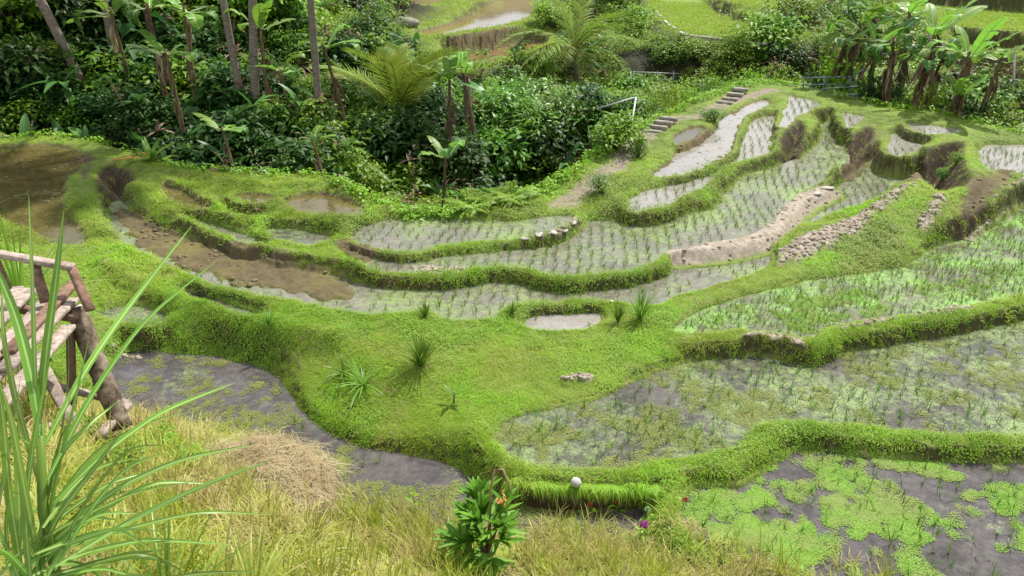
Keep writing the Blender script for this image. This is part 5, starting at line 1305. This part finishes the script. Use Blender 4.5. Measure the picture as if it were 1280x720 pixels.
# stone steps on the path
for (x0, y0), (x1, y1), n, lb in (((812, 168), (838, 152), 4, 'short flight of stone steps on the lower path'), ((902, 131), (928, 114), 4, 'short flight of stone steps on the upper path')):
    b = hit((x0+x1)/2, (y0+y1)/2, 8); O = np.array(b); t = empty('steps', O, 0, lb, 'steps', 'stone steps on the path')
    A = hit(x0, y0, 8); B = hit(x1, y1, 8); dv = (B-A); dv[2] = 0; L = np.linalg.norm(dv); dv /= L; sv_ = np.array([-dv[1], dv[0], 0])
    for k in range(n):
        c = A+dv*L*(k+.5)/n; c[2] = Zat(c[0], c[1])+.06+.03*k; m = MB(); m.add(*beam(c-sv_*.24-O-[0, 0, .05], c+sv_*.24-O-[0, 0, .05], L/n*.4, .1)); part('step', m.mesh('step', LEAF['concrete']), t)
# pale stones
def stone(px, py, s, label, group='pale stones on the bunds', mat='stone', zs=.7):
    V, F, R = clods[random.randrange(5)]; me = raw_mesh('stone', V*[1, .8, zs], F, LEAF[mat], smooth=True); b = hit(px, py); o = link('stone', me, None, b+np.array([0, 0, s*.08])); o.scale = (s*.75, s*.6, s*.35); o.rotation_euler = (0, 0, random.uniform(0, 6))
    tag(o, label, 'stone', group)
for px, py, s, lb in ((658, 300, .16, 'flat pale stone at the left end of the short bund'), (674, 299, .15, 'second pale stone from the short bund\'s left end'), (692, 297, .15, 'pale stone in the middle of the short bund\'s bend'), (706, 290, .14, 'pale stone where the short bund curves up'), (717, 283, .13, 'topmost pale stone of the short curved bund'),
   (538, 308, .12, 'lone pale stone on the weedy bund'), (476, 309, .11, 'pale stone in the weedy pond\'s left end'), (765, 378, .08, 'little pale stone by the grass clump'), (1035, 236, .2, 'pale boulder at the top of the long clod bund'), (1022, 243, .17, 'pale boulder just below the topmost one'), (900, 160, .16, 'pale stone at the muddy channel\'s mouth'), (805, 174, .14, 'pale stone at the foot of the lower steps')):
    stone(px, py, s, lb)
o = None
V, F, R = clods[2]; b = hit(500, 30, 20); me = raw_mesh('rock', V, F, LEAF['concrete'], smooth=True); o = link('rock', me, None, b); o.scale = (1.1, .9, .6); tag(o, 'grey-brown rock under the brown upper terrace', 'rock')
# white kerb on the far green terrace
K = [at_z(a, b, 1.0) for a, b in ((820, 14), (835, 30), (856, 43), (880, 46), (905, 49), (930, 52), (960, 55))]
for k in range(len(K)-1):
    pass
m = MB()
for k in range(len(K)-1):
    a = np.array([*K[k], .98]); b2 = np.array([*K[k+1], .98]); [m.add(*beam(a+(b2-a)*(q/4+.02), a+(b2-a)*(q/4+.2), .16, .1)) for q in range(4) if random.random() < .8]
tag(link('kerb', m.mesh('kerb', LEAF['stone'])), 'pale kerb stones edging the far green terrace', 'kerb')

# ------------------------------------------------------------------ light
w = bpy.data.worlds.new('World'); SC.world = w; w.use_nodes = True; nt = w.node_tree
SUN_EL, SUN_AZ = math.radians(57), math.radians(38)      # azimuth clockwise from the view direction
for n in list(nt.nodes): nt.nodes.remove(n)
out = N(nt, 'ShaderNodeOutputWorld'); bg = N(nt, 'ShaderNodeBackground'); bg.inputs[1].default_value = .12
sky = N(nt, 'ShaderNodeTexSky', sky_type='NISHITA'); sky.sun_disc = False; sky.sun_elevation = SUN_EL; sky.sun_rotation = SUN_AZ
tc = N(nt, 'ShaderNodeTexCoord').outputs['Generated']
cl = rmap(nt, noise(nt, 2.2, 6, .6, tc), .34, .56)
col = mixc(nt, cl, sky.outputs[0], (6.8, 6.9, 7.4))
nt.links.new(col, bg.inputs[0]); nt.links.new(bg.outputs[0], out.inputs[0])
sd = bpy.data.lights.new('sun', 'SUN'); sd.energy = 5.0; sd.angle = math.radians(.6); sd.color = (1, .96, .88)
so = bpy.data.objects.new('sun', sd); COL.objects.link(so)
sv = Vector((math.sin(SUN_AZ)*math.cos(SUN_EL), math.cos(SUN_AZ)*math.cos(SUN_EL), math.sin(SUN_EL)))
so.rotation_euler = sv.to_track_quat('Z', 'Y').to_euler()
SC.view_settings.view_transform = 'Standard'; SC.view_settings.look = 'None'; SC.view_settings.exposure = .42; SC.view_settings.gamma = 1
SC.render.engine = 'CYCLES'; SC.cycles.max_bounces = 6; SC.cycles.transparent_max_bounces = 4
